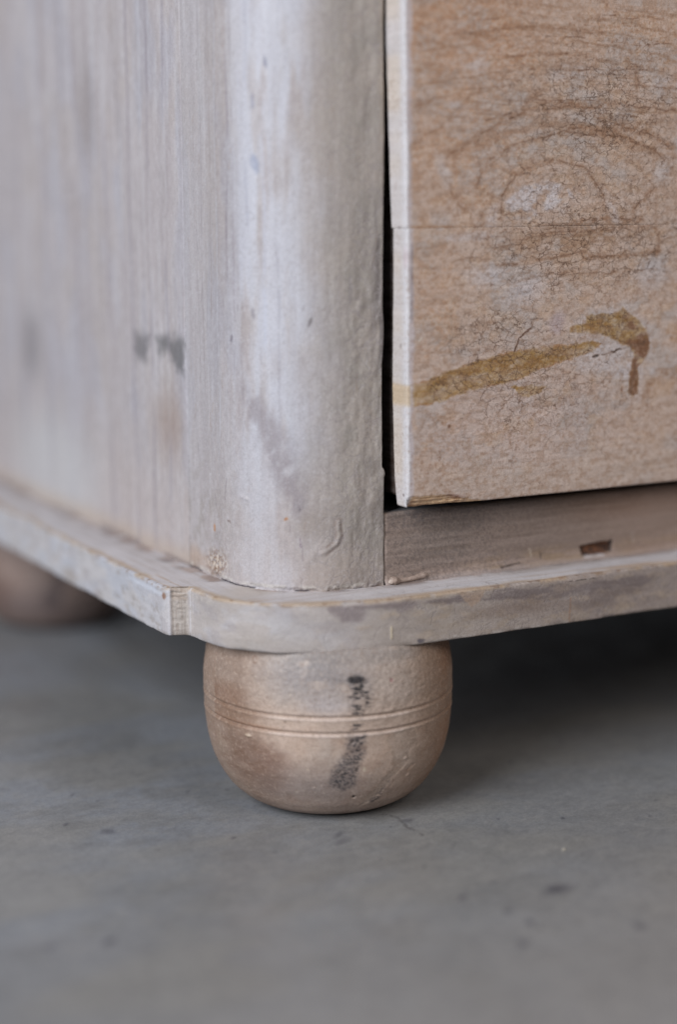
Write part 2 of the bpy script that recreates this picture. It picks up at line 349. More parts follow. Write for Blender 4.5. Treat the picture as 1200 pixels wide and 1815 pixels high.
# ------------------------------------------------------------------ bottom rail under the drawer
def build_rail():
    Xv = steps((.0859, .262, .0005), (.262, .93, .01)); top = .0329
    # profile rows: back of ledge -> front arris -> down the face
    prof = [(.11, top), (.07, top), (.045, top), (.036, top), (.032, top), (.029, top), (.0278, top - .0001), (.0270, top - .0004), (.0265, top - .0010)] + [(.0262, zz) for zz in steps((.0313, 0, .0005))]
    prof = np.array(prof); nu, nv = len(Xv), len(prof)
    X = np.repeat(Xv, nv); y = np.tile(prof[:, 0], nu).copy(); z = np.tile(prof[:, 1], nu).copy(); x = X * 1e3; zm = z * 1e3
    face = y < .0263
    d = .5 * (fbm(x / 30, zm / 6, seed=80) - .5) + .25 * (fbm(x / 3, zm / 2, seed=81) - .5)
    # caulk / thick paint fillet where the rail meets the board
    d += 1.2 * ss(3.0, 0, zm) + .3 * ss(4.5, 3.5, zm + .8 * (fbm(x / 8, zm * 0, seed=82) - .5))
    d -= .5 * ss(87.0, 86.0, x)
    # rectangular chip down to bare wood
    chip = ss(.25, -.25, polysd(x + .5 * (fbm(x / 2, zm / 2, seed=83) - .5), zm + .9 * (fbm(x / 3, zm / 3, seed=84) - .5), [(193.6, 7.2), (203, 7.9), (213.1, 7.9), (212.6, 2.9), (203, 2.3), (195, 2.2)]))
    d = d * (1 - chip) - 1.5 * chip
    y = y - np.where(face, d, 0) * 1e-3
    z = z + np.where(face, 0, .25e-3 * (fbm(x / 12, y * 1e3 / 3, seed=85) - .5))
    c = base(len(x), (146, 130, 122))
    bl = fbm(x / 22, zm / 12, seed=86)
    c = paint(c, (112, 102, 98), .7 * ell(x + 8 * (bl - .5), zm + 5 * (bl - .5), 118, 25, 26, 14, 0, .9))  # upper left darkened under the drawer: grime plus shade painted in
    c = paint(c, (128, 116, 110), .6 * ell(x, zm, 112, 14, 30, 12, 0, .9))
    c = paint(c, (156, 124, 106), .6 * ss(160, 230, x) * ss(15, 28, zm + 4 * (bl - .5)))
    c = paint(c, (150, 138, 130), .5 * ss(170, 240, x) * ss(20, 8, zm))
    c = paint(c, (150, 122, 84), .4 * ss(10, 5, zm + 3 * (bl - .5)) * ss(118, 150, x) * ss(.35, .6, fbm(x / 14, zm / 3, seed=87)))
    c = paint(c, (160, 142, 134), .6 * ss(9, 3, zm + 3 * (bl - .5)) * ss(.3, .55, fbm(x / 10, zm / 2.2, seed=88)))
    c = paint(c, (166, 158, 160), .5 * ss(2.5, .5, zm))
    c = paint(c, (104, 78, 58), .5 * ss(24, 33, zm + 8 * (bl - .5)) * ss(130, 200, x))
    c = paint(c, (66, 66, 74), .35 * ell(x, zm, 100, 30, 16, 6, 0, .9) * ss(.35, .7, fbm(x / 2, zm / 2, seed=89)))
    sp = fbm(x / .9, zm / .8, seed=90, octv=3); c = paint(c, (96, 88, 86), .4 * ss(.52, .72, sp) * ss(190, 130, x)); c = paint(c, (172, 156, 146), .25 * ss(.45, .3, sp)); hg = fbm(x / 40, zm / 1.3, seed=94); c = paint(c, (112, 96, 86), .2 * ss(.52, .7, hg)); c = paint(c, (176, 158, 148), .18 * ss(.46, .3, hg)); c = paint(c, (168, 142, 128), .4 * ss(170, 240, x))
    c = paint(c, (54, 42, 36), .85 * ss(.5, .1, linesd(x, zm, [(148, 1.6), (153, 2.2), (159, 2.7)]))); c = paint(c, (54, 42, 36), .85 * ss(.4, .1, linesd(x, zm, [(171, 3.5), (170.6, 6.8)])))
    c = paint(c, (200, 190, 176), .8 * ss(.4, .1, linesd(x, zm, [(165.5, 5), (164.5, 9)]))); c = paint(c, (196, 190, 186), .6 * ss(.4, .1, linesd(x, zm, [(225.5, 6), (225, 11)])))
    c = paint(c, (205, 200, 205), .8 * ss(.8, .2, np.abs(zm - 1.7)) * ss(194, 197, x) * ss(209, 206, x) * (~(chip > .5)))
    wd = fbm(x / 3, zm / .8, seed=91)
    c = paint(c, (108, 68, 42), chip); c = paint(c, (60, 38, 27), chip * ss(.35, .6, wd)); c = paint(c, (30, 26, 26), chip * ss(211.6, 212.4, x))
    ledge = ss(.0275, .030, y); c = paint(c, (118, 122, 130), .8 * ledge); c = paint(c, (86, 84, 88), .5 * ledge * ss(.4, .6, fbm(x / 9, y * 1e3 / 2, seed=92)))
    arr = ss(.0006, 0, np.abs(z - .0324)) * ss(.029, .0272, y); c = paint(c, (156, 132, 108), .6 * arr * ss(.35, .6, fbm(x / 7, x * 0, seed=93)))
    return mesh_obj('bottom_rail', np.stack([X, y, z], 1), grid_faces(nu, nv, flip=True), M_rail, chest, to_lin(c, K['rail']))
build_rail()

def build_bead():
    # lump of filler pressed into the corner of post, rail and board
    P = np.array([(87.4, 25.4, 1.1), (88.6, 24.9, 2.0), (90.3, 24.8, 1.9), (93, 25.0, 1.5), (97, 25.1, 1.6), (102, 25.1, 2.1), (106, 25.2, 2.6), (108.2, 25.5, 2.9)]) * 1e-3
    Rr = np.array([.3, 1.7, 2.0, 1.1, 1.0, 1.25, 1.3, .3]) * 1e-3
    t = np.linspace(0, 7, 64); C = np.stack([np.interp(t, range(8), P[:, i]) for i in range(3)], 1); rr = np.interp(t, range(8), Rr)
    a = np.linspace(0, 2 * math.pi, 25)[:-1]; nv = len(a)
    A = np.tile(a, len(t)); I = np.repeat(np.arange(len(t)), nv)
    rad = rr[I] * (1 + .5 * (fbm(I / 4., np.cos(A) * 1.5, np.sin(A) * 1.5, seed=95) - .5))
    V = C[I] + np.stack([0 * A, np.cos(A) * rad, np.sin(A) * rad], 1)
    f = []
    for i in range(len(t) - 1):
        for j in range(nv): f.append((i * nv + j, (i + 1) * nv + j, (i + 1) * nv + (j + 1) % nv, i * nv + (j + 1) % nv))
    c = base(len(V), (160, 142, 132)); c = paint(c, (185, 172, 162), ss(12, 0, I)); c = paint(c, (120, 104, 96), .5 * ss(.5, .7, fbm(I / 3., A, seed=96)))
    return mesh_obj('filler_lump', V, f, M_rim, chest, to_lin(c, K['rail']), np.zeros(len(V)))
build_bead()

# ------------------------------------------------------------------ plinth board
KP = np.array([(-.001, .50), (-.0018, .40), (-.0025, .3), (-.003, .15), (-.003, .09), (-.0028, .0730), (-.0024, .0712), (-.0012, .0686), (.0060, .0650), (.0068, .0643), (.0072, .060), (.0078, .052), (.0105, .0385),
               (.0195, .0245), (.0398, .0100), (.0607, .0028), (.085, .0003), (.11, 0), (.2, 0), (.262, 0), (1.0, 0)])
def rim_path():
    out = [KP[0]]
    # Catmull-Rom through the arc, straight elsewhere
    n = len(KP)
    for i in range(n - 1):
        a, b = KP[i], KP[i + 1]; L = np.hypot(*(b - a)); st = .004 if (i < 2 or i >= n - 2) else .0005
        m = max(1, int(round(L / st)))
        for k in range(1, m + 1):
            t = k / m
            if 9 <= i <= n - 4:
                p0, p3 = KP[i - 1] if i > 9 else 2 * a - b, KP[i + 2]
                # non-uniform safe: cubic Hermite with finite-difference tangents per length
                La = np.hypot(*(a - p0)); Lb = np.hypot(*(p3 - b))
                ma = ((b - a) / L * La + (a - p0) / La * L) / (L + La) * L; mb = ((p3 - b) / Lb * L + (b - a) / L * Lb) / (L + Lb) * L
                h = (2*t**3 - 3*t**2 + 1) * a + (t**3 - 2*t**2 + t) * ma + (-2*t**3 + 3*t**2) * b + (t**3 - t**2) * mb
                out.append(h)
            else: out.append(a + (b - a) * t)
    return np.array(out)
def build_rim():
    P = rim_path(); S = np.r_[0, np.cumsum(np.hypot(*np.diff(P, axis=0).T))] * 1e3
    sB = S[np.abs(P - KP[9]).sum(1).argmin()]; sA = S[np.abs(P - KP[6]).sum(1).argmin()]
    # marks were measured with B at s = 390.9 and x = 200 mm at s = 620.3
    Sm = (S - sB) * (620.3 - 390.9) / (S[np.abs(P - KP[18]).sum(1).argmin()] - sB) + 390.9
    T = np.gradient(P, axis=0); T /= np.linalg.norm(T, axis=1)[:, None]; Nn = np.stack([-T[:, 1], T[:, 0]], 1)
    if Nn[5, 0] > 0: Nn = -Nn
    c0 = np.array([.078, .078]); Q = P.copy()
    for i, p in enumerate(P):
        if p[1] >= .078: Q[i] = (.036, p[1])
        elif p[0] >= .078: Q[i] = (p[0], .036)
        else: v = p - c0; Q[i] = c0 + v / np.hypot(*v) * .042
    nt = 44; rows = []   # (kind, value)
    tt = np.linspace(1, 0, nt)
    h = .022; ar = .0015
    side = steps((-ar, -h + ar, .0005))
    rows = [('t', t) for t in tt[:-1]] + [('a', a) for a in np.linspace(90, 0, 5)] + [('s', v) for v in side[1:-1]] + [('b', a) for a in np.linspace(0, -90, 4)] + [('u', t) for t in (.15, .5, 1)]
    nv, nu = len(rows), len(P)
    s = Sm; V = np.zeros((nu, nv, 3)); Zone = np.zeros((nu, nv))
    wearT = (.5 + 1.6 * fbm(s / 22, s * 0, seed=100) ** 2) * ar; wearB = (.5 + .5 * ss(.45, .75, fbm(s / 16, s * 0, seed=101))) * ar
    for j, (k, v) in enumerate(rows):
        if k == 't': xy = (P - Nn * wearT[:, None]) * (1 - v) + Q * v; z = np.zeros(nu); Zone[:, j] = 0
        elif k == 'a': a = math.radians(v); xy = P - Nn * (wearT * (1 - math.cos(a)))[:, None]; z = -wearT * (1 - math.sin(a)); Zone[:, j] = 1
        elif k == 's': xy = P.copy(); z = np.full(nu, v); Zone[:, j] = 2
        elif k == 'b': a = math.radians(v); xy = P - Nn * (wearB * (1 - math.cos(a)))[:, None]; z = -h + wearB * (1 + math.sin(a)); Zone[:, j] = 3
        else: xy = (P - Nn * wearB[:, None]) * (1 - v) + Q * v; z = np.full(nu, -h); Zone[:, j] = 4
        V[:, j, :2] = xy; V[:, j, 2] = z
    s = np.repeat(Sm, nv); X = V.reshape(-1, 3); zn = Zone.ravel(); zm = X[:, 2] * 1e3; nn = np.repeat(Nn, nv, 0)
    end = ss(sA - .2, sA + 1.2, s) * ss(sB + .3, sB - 1.2, s) if False else ss(383.0 - .8, 383.0 + .4, s) * ss(390.6, 389.6, s)
    rim = (zn >= 1) & (zn <= 3)
    d = .5 * (fbm(s / 30, zm / 14, seed=102) - .5) + .10 * (fbm(s / 5, zm / 4, seed=103) - .5)
    endn = fbm(s / 1.6, zm / .9, seed=104, octv=5)
    d += end * (.9 * (endn - .5) - .5) - end * .9 * ss(-5.5, -1.5, zm) * ss(.3, .6, fbm(s / 5, zm / 1.1, seed=105))
    d += .35 * ss(1.2, .3, np.abs(s - 392.2)) - .3 * ss(.8, .2, np.abs(s - 394.5))
    # chips along the lower and upper arris
    d -= .35 * ss(-20.2, -21.8, zm) * ss(.55, .72, fbm(s / 9, s * 0, seed=106)); d -= .3 * ss(-2.2, 0, zm) * ss(.56, .7, fbm(s / 9, s * 0, seed=107))
    d += .35 * np.exp(-(linesd(s, zm, [(495.2, -12.5), (495.2, -17.5)]) / .4) ** 2)
    X[:, 0] += nn[:, 0] * d * rim * 1e-3; X[:, 1] += nn[:, 1] * d * rim * 1e-3
    tp = zn == 0; px, py = X[:, 0] * 1e3, X[:, 1] * 1e3
    X[:, 2] += tp * .3e-3 * (fbm(px / 12, py / 12, seed=108) - .5)
    # ---------------- pigment
    c = base(len(X), (180, 172, 169)); side_l = s < 383; c = paint(c, (196, 194, 198), .8 * side_l); fr = ss(480, 560, s)
    bl = fbm(s / 18, zm / 7, seed=110); bl2 = fbm(s / 6, zm / 3, seed=111)
    c = paint(c, (160, 154, 160), .35 * ss(.5, .68, fbm(s / 9, zm / 6, seed=128))); c = paint(c, (190, 190, 198), .4 * ss(.48, .34, fbm(s / 12, zm / 8, seed=129)) * ss(500, 460, s))
    c = paint(c, (186, 190, 202), .6 * side_l * ss(.4, .65, bl)); c = paint(c, (160, 152, 148), .5 * side_l * ss(.55, .75, bl2))
    c = paint(c, (160, 146, 134), .5 * ell(s, zm, 255, -18, 16, 5, 0, .8) * side_l)
    # curve: pale lilac, warmer and browner to the right
    c = paint(c, (172, 160, 152), .8 * ss(455, 510, s + 16 * (bl - .5))); c = paint(c, (150, 136, 130), .75 * ss(520, 600, s + 20 * (bl - .5)))
    c = paint(c, (186, 184, 188), .6 * ell(s, zm, 440, -12, 34, 9, 0, .9) * ss(.35, .6, bl)); c = paint(c, (160, 150, 142), .5 * ell(s, zm, 434, -19, 18, 6, 0, .8))
    c = paint(c, (168, 150, 132), .5 * ss(.5, .7, bl2) * fr)
    wz = zm + 3 * (fbm(s / 5, zm / 4, seed=112) - .5); wss = s + 6 * (fbm(s / 6, zm / 4, seed=113) - .5)
    c = paint(c, (130, 118, 120), .7 * ss(1.2, -1.2, polysd(wss, wz, [(466, -3), (474, -8.5), (480, -8), (484, -3.6), (492, -3.2), (499, -6), (504, -5.5), (508, -2), (466, -1)])))
    c = paint(c, (118, 106, 106), .8 * ss(.8, -.8, polysd(wss, wz, [(508, -2.5), (522, -5.5), (540, -5), (575, -9), (600, -10), (640, -8), (640, -3), (600, -4), (560, -2.5), (530, -2)])) * ss(.25, .55, fbm(s / 8, zm / 3, seed=114)))
    c = paint(c, (112, 98, 94), .6 * ell(wss, wz, 612, -12, 26, 6, 8, .8)); c = paint(c, (128, 110, 100), .55 * ell(wss, wz, 560, -11, 30, 5, 0, .9))
    c = paint(c, (176, 152, 134), .8 * ss(.7, -.5, polysd(s, zm, [(530, -1.5), (543, -1.5), (540, -6), (536, -8), (532, -4.5)])))
    c = paint(c, (150, 110, 82), .6 * ss(.6, .1, linesd(s, zm, [(590, -10), (589.4, -21)])))
    c = paint(c, (214, 200, 172), .85 * ss(.7, .2, linesd(s, zm, [(495.2, -12.5), (495.2, -17.5)])))
    c = paint(c, (198, 190, 186), .8 * ss(-20.6, -21.4, wz) * ss(505, 512, s) * ss(600, 575, s) * ss(.35, .5, fbm(s / 3, zm / 2, seed=115)))
    c = paint(c, (66, 62, 76), .8 * ell(wss, zm, 511, -20.2, 2.2, 1.1, 0, .4))
    c = paint(c, (110, 100, 96), .5 * ss(-21, -22, zm) * ss(.5, .65, fbm(s / 4, zm, seed=116)))
    for q in range(16):
        rs = np.random.RandomState(q + 5); c = paint(c, (190, 170, 150), .35 * ell(wss, wz, rs.uniform(480, 660), rs.uniform(-18, -4), rs.uniform(2, 8), rs.uniform(1, 2.5), 0, .6))
    sp = fbm(s / .9, zm / .9, seed=117, octv=3); c = paint(c, (120, 110, 108), (.08 + .3 * ss(500, 580, s)) * ss(.55, .75, sp)); c = paint(c, (196, 190, 190), .15 * ss(.42, .28, sp))
    # worn arris down to wood (top edge), tan
    ed = ss(-1.9, -.3, zm + .9 * (fbm(s / 5, zm * 0, seed=118) - .5)) * (zn >= 1) * (zn <= 2)
    c = paint(c, TAN, .5 * ed * ss(.42, .6, fbm(s / 9, s * 0, seed=119))); c = paint(c, (120, 92, 70), .5 * ed * ss(.55, .7, fbm(s / 2.5, zm, seed=120)))
    c = paint(c, (204, 196, 190), .7 * ss(.45, .6, fbm(s / 2.5, zm / 1.4, seed=121)) * ell(s, zm, 403, -2.2, 10, 2, 0, .6))
    # end-grain step and its white lips
    lip = ss(1.0, .3, np.abs(s - 391.8 + .2 * zm / 22)) * (zn >= 1) * (zn <= 3)
    c = paint(c, (182, 174, 168), .9 * end); c = paint(c, (140, 126, 116), .4 * end * ss(.5, .36, fbm(s / .7, zm / 6, seed=109))); c = paint(c, (158, 142, 130), .6 * end * ss(-6.2, -4.5, zm + 1.5 * (bl2 - .5)) * ss(.35, .5, fbm(s / 6, zm / .8, seed=122)))
    c = paint(c, (206, 204, 208), .85 * lip * ss(.2, .45, bl2)); c = paint(c, (200, 198, 204), .6 * ss(.9, .3, np.abs(s - 381.4)) * (zn >= 1) * (zn <= 3) * ss(-1, -4, zm))
    c = paint(c, (206, 210, 222), .7 * ss(378.5, 340, s) * 0 + .7 * ss(1.6, .2, np.abs(zm + 3.2 + .6 * (bl2 - .5))) * ss(330, 345, s) * ss(380, 376, s) * (zn == 2))
    c = paint(c, (130, 92, 70), .8 * ell(s, zm, 378.5, -4, 1.6, 1.8, 0, .5) * (zn >= 1) * (zn <= 2))
    # top face
    gx = fbm(px / 40, py / 2.2, seed=123); gy = fbm(px / 2.2, py / 40, seed=124); gg = np.where(py > px * .8 + 15, gy, gx)
    ct = base(len(X), (200, 195, 198)); ct = paint(ct, (168, 158, 154), .45 * ss(.48, .7, gg)); ct = paint(ct, (204, 202, 208), .5 * ss(.45, .3, gg))
    dist_edge = np.hypot(X[:, 0] - np.repeat(P[:, 0], nv), X[:, 1] - np.repeat(P[:, 1], nv)) * 1e3
    wt = fbm(px / 9, py / 9, seed=125); wt2 = fbm(s / 16, s * 0, seed=126)
    ct = paint(ct, TAN, .55 * ss(5.5, 1.0, dist_edge + 6 * (gg - .5) + 6 * (wt2 - .5)))
    ct = paint(ct, (188, 150, 116), .5 * ss(.55, .68, gg) * ss(12, 4, dist_edge)); ct = paint(ct, (180, 166, 152), .5 * ell(px, py, 28, 46, 14, 26, -45, .8))
    ct = paint(ct, (122, 112, 112), .5 * ss(19, 24, dist_edge + 3 * (wt - .5)) * ss(.35, .6, wt)); ct = paint(ct, (74, 70, 76), .8 * ss(.5, .15, np.hypot(px + 0.4 - 4, py - 79)))
    ct = paint(ct, (170, 142, 128), .45 * ss(21, 25, dist_edge) * ss(.45, .6, fbm(px / 6, py / 6, seed=127)))
    c = np.where((zn == 0)[:, None], ct, c)
    f = grid_faces(nu, nv, flip=True)
    # underside sheet, a hair above the ring's own underside
    n0 = len(X); X = np.vstack([X, [(.03, .03, -.0205), (.99, .03, -.0205), (.99, .49, -.0205), (.03, .49, -.0205)], [(-.001, .50, 0), (1.0, .50, 0), (1.0, 0.0, 0), (1.0, .5, -.022), (1.0, 0, -.022), (-.001, .5, -.022)]])
    c = np.vstack([c, base(10, (110, 90, 74))]); f = np.vstack([f, [(n0, n0 + 3, n0 + 2, n0 + 1), (n0 + 5, n0 + 6, n0 + 8, n0 + 7), (n0 + 4, n0 + 5, n0 + 7, n0 + 9)]])
    crack = .25 * ss(400, 480, np.r_[s, np.zeros(10)]) + .1
    return mesh_obj('plinth_board', X, f, M_rim, chest, to_lin(c, K['rim']), crack)
build_rim()

# ------------------------------------------------------------------ bun feet
FP = np.array([(-.0205, .048), (-.0206, .0526), (-.022, .0536), (-.03, .0562), (-.04, .0575), (-.05, .0576), (-.06, .0573), (-.07, .0562), (-.078, .0543), (-.086, .0508), (-.093, .0462), (-.098, .0408), (-.1012, .0350), (-.1024, .0305), (-.1027, .026)])
def build_foot(grime_shade=0.0):
    # resample profile by arc length with monotone cubic-like smoothing
    S = np.r_[0, np.cumsum(np.hypot(*np.diff(FP, axis=0).T))]; t = np.linspace(0, S[-1], 260)
    pz = np.interp(t, S, FP[:, 0]); pr = np.interp(t, S, FP[:, 1])
    k = np.hanning(21); k /= k.sum()
    def sm(a): return np.convolve(np.pad(a, 10, mode='edge'), k, 'valid')
    pz2, pr2 = sm(pz), sm(pr); e = np.minimum(np.arange(260), np.arange(260)[::-1]) < 10; pz = np.where(e, pz, pz2); pr = np.where(e, pr, pr2)
    pz = np.r_[pz, -.1027]; pr = np.r_[pr, .0]
    na = 640; A = np.arange(na) / na * 2 * math.pi; nu, nv = na, len(pz)
    a = np.repeat(A, nv); z = np.tile(pz, nu); r = np.tile(pr, nu); zm = z * 1e3; deg = (np.degrees(a) + 180) % 360 - 180   # -180..180
    u = deg / 360 * 2 * math.pi * 57; ca, sa = np.cos(a) * 57, np.sin(a) * 57
    def fb(sx, sz, seed, octv=4): return fbm(ca / sx, sa / sx, zm / sz, seed=seed, octv=octv)
    gz1, gz2 = -49.3, -56.6
    wav = .4 * (fb(30, 30, 130) - .5)
    d = 0.5 * (fb(22, 18, 131) - .5) + .12 * (fb(3, 3, 132) - .5)
    d += (.16 * ss(-60, -45, zm) + .07) * 2 * (fb(1.5, 1.3, 135, 2) - .5)
    fillm = 1 - .55 * ell(deg, zm, -62, -53, 12, 8, 0, .6)
    for gz in (gz1, gz2):
        d += fillm * (-.8 * np.exp(-((zm - gz - wav) / .62) ** 2) + .25 * np.exp(-((zm - gz - wav + 1.3) / .7) ** 2) + .12 * np.exp(-((zm - gz - wav - 1.2) / .7) ** 2))
    wd, wzz = deg + 5 * (fb(6, 6, 133) - .5), zm + 4 * (fb(6, 6, 134) - .5)
    flake = polysd(wd, wzz, [(-92, -61), (-86, -58), (-76, -58), (-72, -66), (-78, -69), (-76, -73), (-86, -80), (-90, -90), (-100, -95), (-96, -86), (-86, -74), (-88, -67)])
    flk = ss(.5, -.5, flake)
    d -= .22 * flk
    for (aa, zz, rx, rz, rot, dep) in ((-75.5, -77.2, 2.6, 1.0, 35, -.9), (-80, -72, 1.2, .8, 0, .5), (-156, -60.8, 2.2, .7, 0, .7), (-153.2, -26.3, 1.4, 1.9, 20, .35), (-107.4, -60.8, .7, .7, 0, -1.1),
                                       (-104.9, -88.3, .9, .8, 0, -1.6), (-76, -81.5, 1.6, 1.0, 20, .45), (-104.5, -74, .8, 1.3, 0, -.5), (-125, -83, .8, .7, 0, .4)):
        d += dep * ell(deg, zm, aa, zz, rx, rz, rot, .8)
    rr = r + np.where((r > .02), d * 1e-3, 0)
    V = np.stack([rr * np.cos(a), rr * np.sin(a), z], 1)
    c = base(len(V), (188, 168, 155)); bl = fb(18, 14, 140); bl2 = fb(6, 5, 141)
    c = paint(c, (196, 172, 156), .55 * ss(.45, .7, bl)); c = paint(c, (166, 136, 118), .5 * ss(.45, .7, bl2) * ss(-52, -60, zm))
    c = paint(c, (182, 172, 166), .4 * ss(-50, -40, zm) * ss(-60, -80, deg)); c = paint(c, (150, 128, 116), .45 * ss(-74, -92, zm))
    # grey smudge near the top, brown wear low on the left
    c = paint(c, (142, 137, 139), .85 * ell(deg + 8 * (bl2 - .5), zm + 5 * (bl2 - .5), -124, -31, 32, 14, 0, .9)); c = paint(c, (176, 172, 178), .6 * ell(deg, zm, -118, -44, 14, 6, 0, .9))
    c = paint(c, (126, 122, 122), .5 * ss(-31, -22, zm + 5 * (bl - .5)) * ss(-150, -130, deg))
    c = paint(c, (126, 98, 84), .85 * ell(deg + 14 * (bl - .5), zm + 8 * (bl2 - .5), -156, -73, 25, 15, -8, .5)); c = paint(c, (200, 180, 166), .4 * ss(.5, .62, bl) * ss(.45, .6, bl2)); c = paint(c, (154, 116, 94), .7 * ss(-152, -164, deg) * ss(-50.5, -47, zm) * ss(-36, -44, zm))
    c = paint(c, (146, 108, 84), .6 * ss(-140, -165, deg) * ss(-47, -50, zm) * ss(-61, -57, zm)); c = paint(c, (170, 120, 88), .7 * np.exp(-((zm - gz2 - .6) / .9) ** 2) * ss(-130, -160, deg))
    c = paint(c, (142, 130, 126), .75 * ell(deg + 8 * (bl - .5), zm, -122, -82, 30, 13, 0, .9)); c = paint(c, (138, 122, 116), .5 * ell(deg + 6 * (bl2 - .5), zm + 5 * (bl2 - .5), -148, -86, 14, 7, 0, .9))
    c = paint(c, (172, 160, 152), .5 * ell(deg + 8 * (bl2 - .5), zm, -118, -66, 10, 12, 0, .9))
    c = paint(c, (198, 182, 166), .65 * ss(-160, -176, deg + 6 * (bl2 - .5) * 2) * ss(-60, -68, zm) * ss(.35, .55, bl2))
    c = paint(c, (176, 160, 148), .4 * flk); c = paint(c, (204, 182, 164), .45 * ss(.8, .2, np.abs(flake)) * ss(.4, .55, bl2))
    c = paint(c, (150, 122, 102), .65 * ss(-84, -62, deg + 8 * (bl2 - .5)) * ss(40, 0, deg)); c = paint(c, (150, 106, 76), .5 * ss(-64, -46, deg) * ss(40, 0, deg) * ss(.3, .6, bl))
    # pale lips along the turned grooves, dirt in them
    for gz in (gz1, gz2):
        q = zm - gz - wav
        c = paint(c, (206, 190, 182), .75 * np.exp(-((q + 1.1) / .5) ** 2) * ss(-150, -140, deg) * ss(-72, -84, deg)); c = paint(c, (128, 104, 90), (.25 + .3 * ss(-130, -155, deg)) * np.exp(-(q / .4) ** 2))
    # black scuff: a dense dab, a dry broken drag, then a rubbed oval below the grooves
    n1 = fbm(deg / 2.4, zm / .55, seed=150, octv=4); n2 = fbm(deg / .8, zm / .55, seed=151, octv=3)
    BK = (34, 32, 36)
    c = paint(c, BK, .95 * ell(deg + 2 * (n1 - .5), zm + 1.2 * (n2 - .5), -105.6, -32.9, 4.6, 2.0, -3, .4)); c = paint(c, BK, .5 * ell(deg, zm, -112.5, -32.4, 4, .7, 0, .8) * ss(.45, .6, n1))
    dr = ell(deg, zm, -104.0, -40, 6.0, 9.5, 8, .7); c = paint(c, (120, 110, 108), .25 * dr); c = paint(c, BK, .95 * dr * ss(.5, .62, n1 + .12 * ss(-46, -34, zm) - .05)); c = paint(c, BK, .8 * ell(deg, zm, -105, -47, 3.2, 2.2, 0, .6) * ss(.42, .56, n2))
    c = paint(c, BK, .8 * ell(deg, zm, -105.5, -53, 3.8, 2.4, 30, .6) * ss(.48, .58, n1)); c = paint(c, BK, .8 * ell(deg, zm, -102.3, -58.5, 1.6, 1.2, 30, .6) * ss(.4, .52, n1))
    sm2 = ss(2.6, -2.2, polysd(deg + 1.5 * (bl2 - .5), zm, [(-109, -58), (-102.5, -58.5), (-102, -66), (-104.5, -73), (-106, -81), (-111, -84), (-117, -81), (-115.5, -74), (-110, -66)]))
    c = paint(c, (98, 91, 92), .5 * sm2); c = paint(c, (40, 37, 41), .85 * sm2 * ss(.46, .6, n2))
    c = paint(c, (60, 54, 54), .6 * ell(deg, zm, -92, -91, 3.2, 5, -42, .8) * ss(.42, .56, n1)); c = paint(c, (76, 70, 70), .4 * ell(deg, zm, -89, -84, 3.5, 5, -30, .8) * ss(.48, .6, n2))
    c = paint(c, (28, 26, 26), .9 * ell(deg, zm, -104.9, -88.3, .8, .7, 0, .5)); c = paint(c, (36, 32, 32), .8 * ell(deg, zm, -107.4, -60.8, .55, .55, 0, .5))
    c = paint(c, (176, 136, 134), .8 * ell(deg, zm, -89, -34.8, 1.1, 1.1, 0, .4)); c = paint(c, (212, 200, 180), .9 * ell(deg, zm, -101.5, -74, .8, 1.4, 10, .5)); c = paint(c, (216, 200, 178), .9 * ell(deg, zm, -156, -60.6, 2.4, .7, 0, .5))
    c = paint(c, (126, 92, 70), .6 * (ell(deg, zm, -153.2, -26.3, 1.6, 2.1, 20, .4) - ell(deg, zm, -153.2, -26.3, .9, 1.3, 20, .4)))
    for q in range(26):
        rs = np.random.RandomState(q + 60); c = paint(c, [(120, 100, 88), (208, 190, 172)][q % 2], .6 * ell(deg, zm, rs.uniform(-170, -50), rs.uniform(-98, -26), rs.uniform(.3, .8), rs.uniform(.3, .7), rs.uniform(0, 90), .6))
    c = paint(c, (124, 100, 84), .5 * ss(-138, -166, deg + 8 * (bl2 - .5)) * ss(-168, -150, -deg * 0 - 160) if False else np.clip(.55 * ss(-138, -164, deg + 8 * (bl2 - .5)) + .55 * ss(120, 160, deg), 0, .6)); c = paint(c, (116, 98, 88), .4 * ss(-96, -101, zm)); c = paint(c, (92, 74, 74), np.full(len(c), grime_shade)); sp = fb(.9, .9, 160, 2); c = paint(c, (140, 120, 108), .4 * ss(.6, .8, sp)); c = paint(c, (206, 188, 174), .3 * ss(.4, .25, sp))
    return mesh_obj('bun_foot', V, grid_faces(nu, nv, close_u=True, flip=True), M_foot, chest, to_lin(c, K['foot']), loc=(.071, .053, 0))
foot = build_foot()
rear = build_foot(.42); rear.location = (.074, .444, 0); tag(rear, 'bun foot at the back, darkened by grime and painted shade')  # extra dark tint is part grime, part shade painted in
for (fx, fy, rz) in ((.929, .053, 2.4), (.929, .447, 4.0)):
    o = foot.copy(); COL.objects.link(o); o.parent = chest; o.location = (fx, fy, 0); o.rotation_euler = (0, 0, rz)

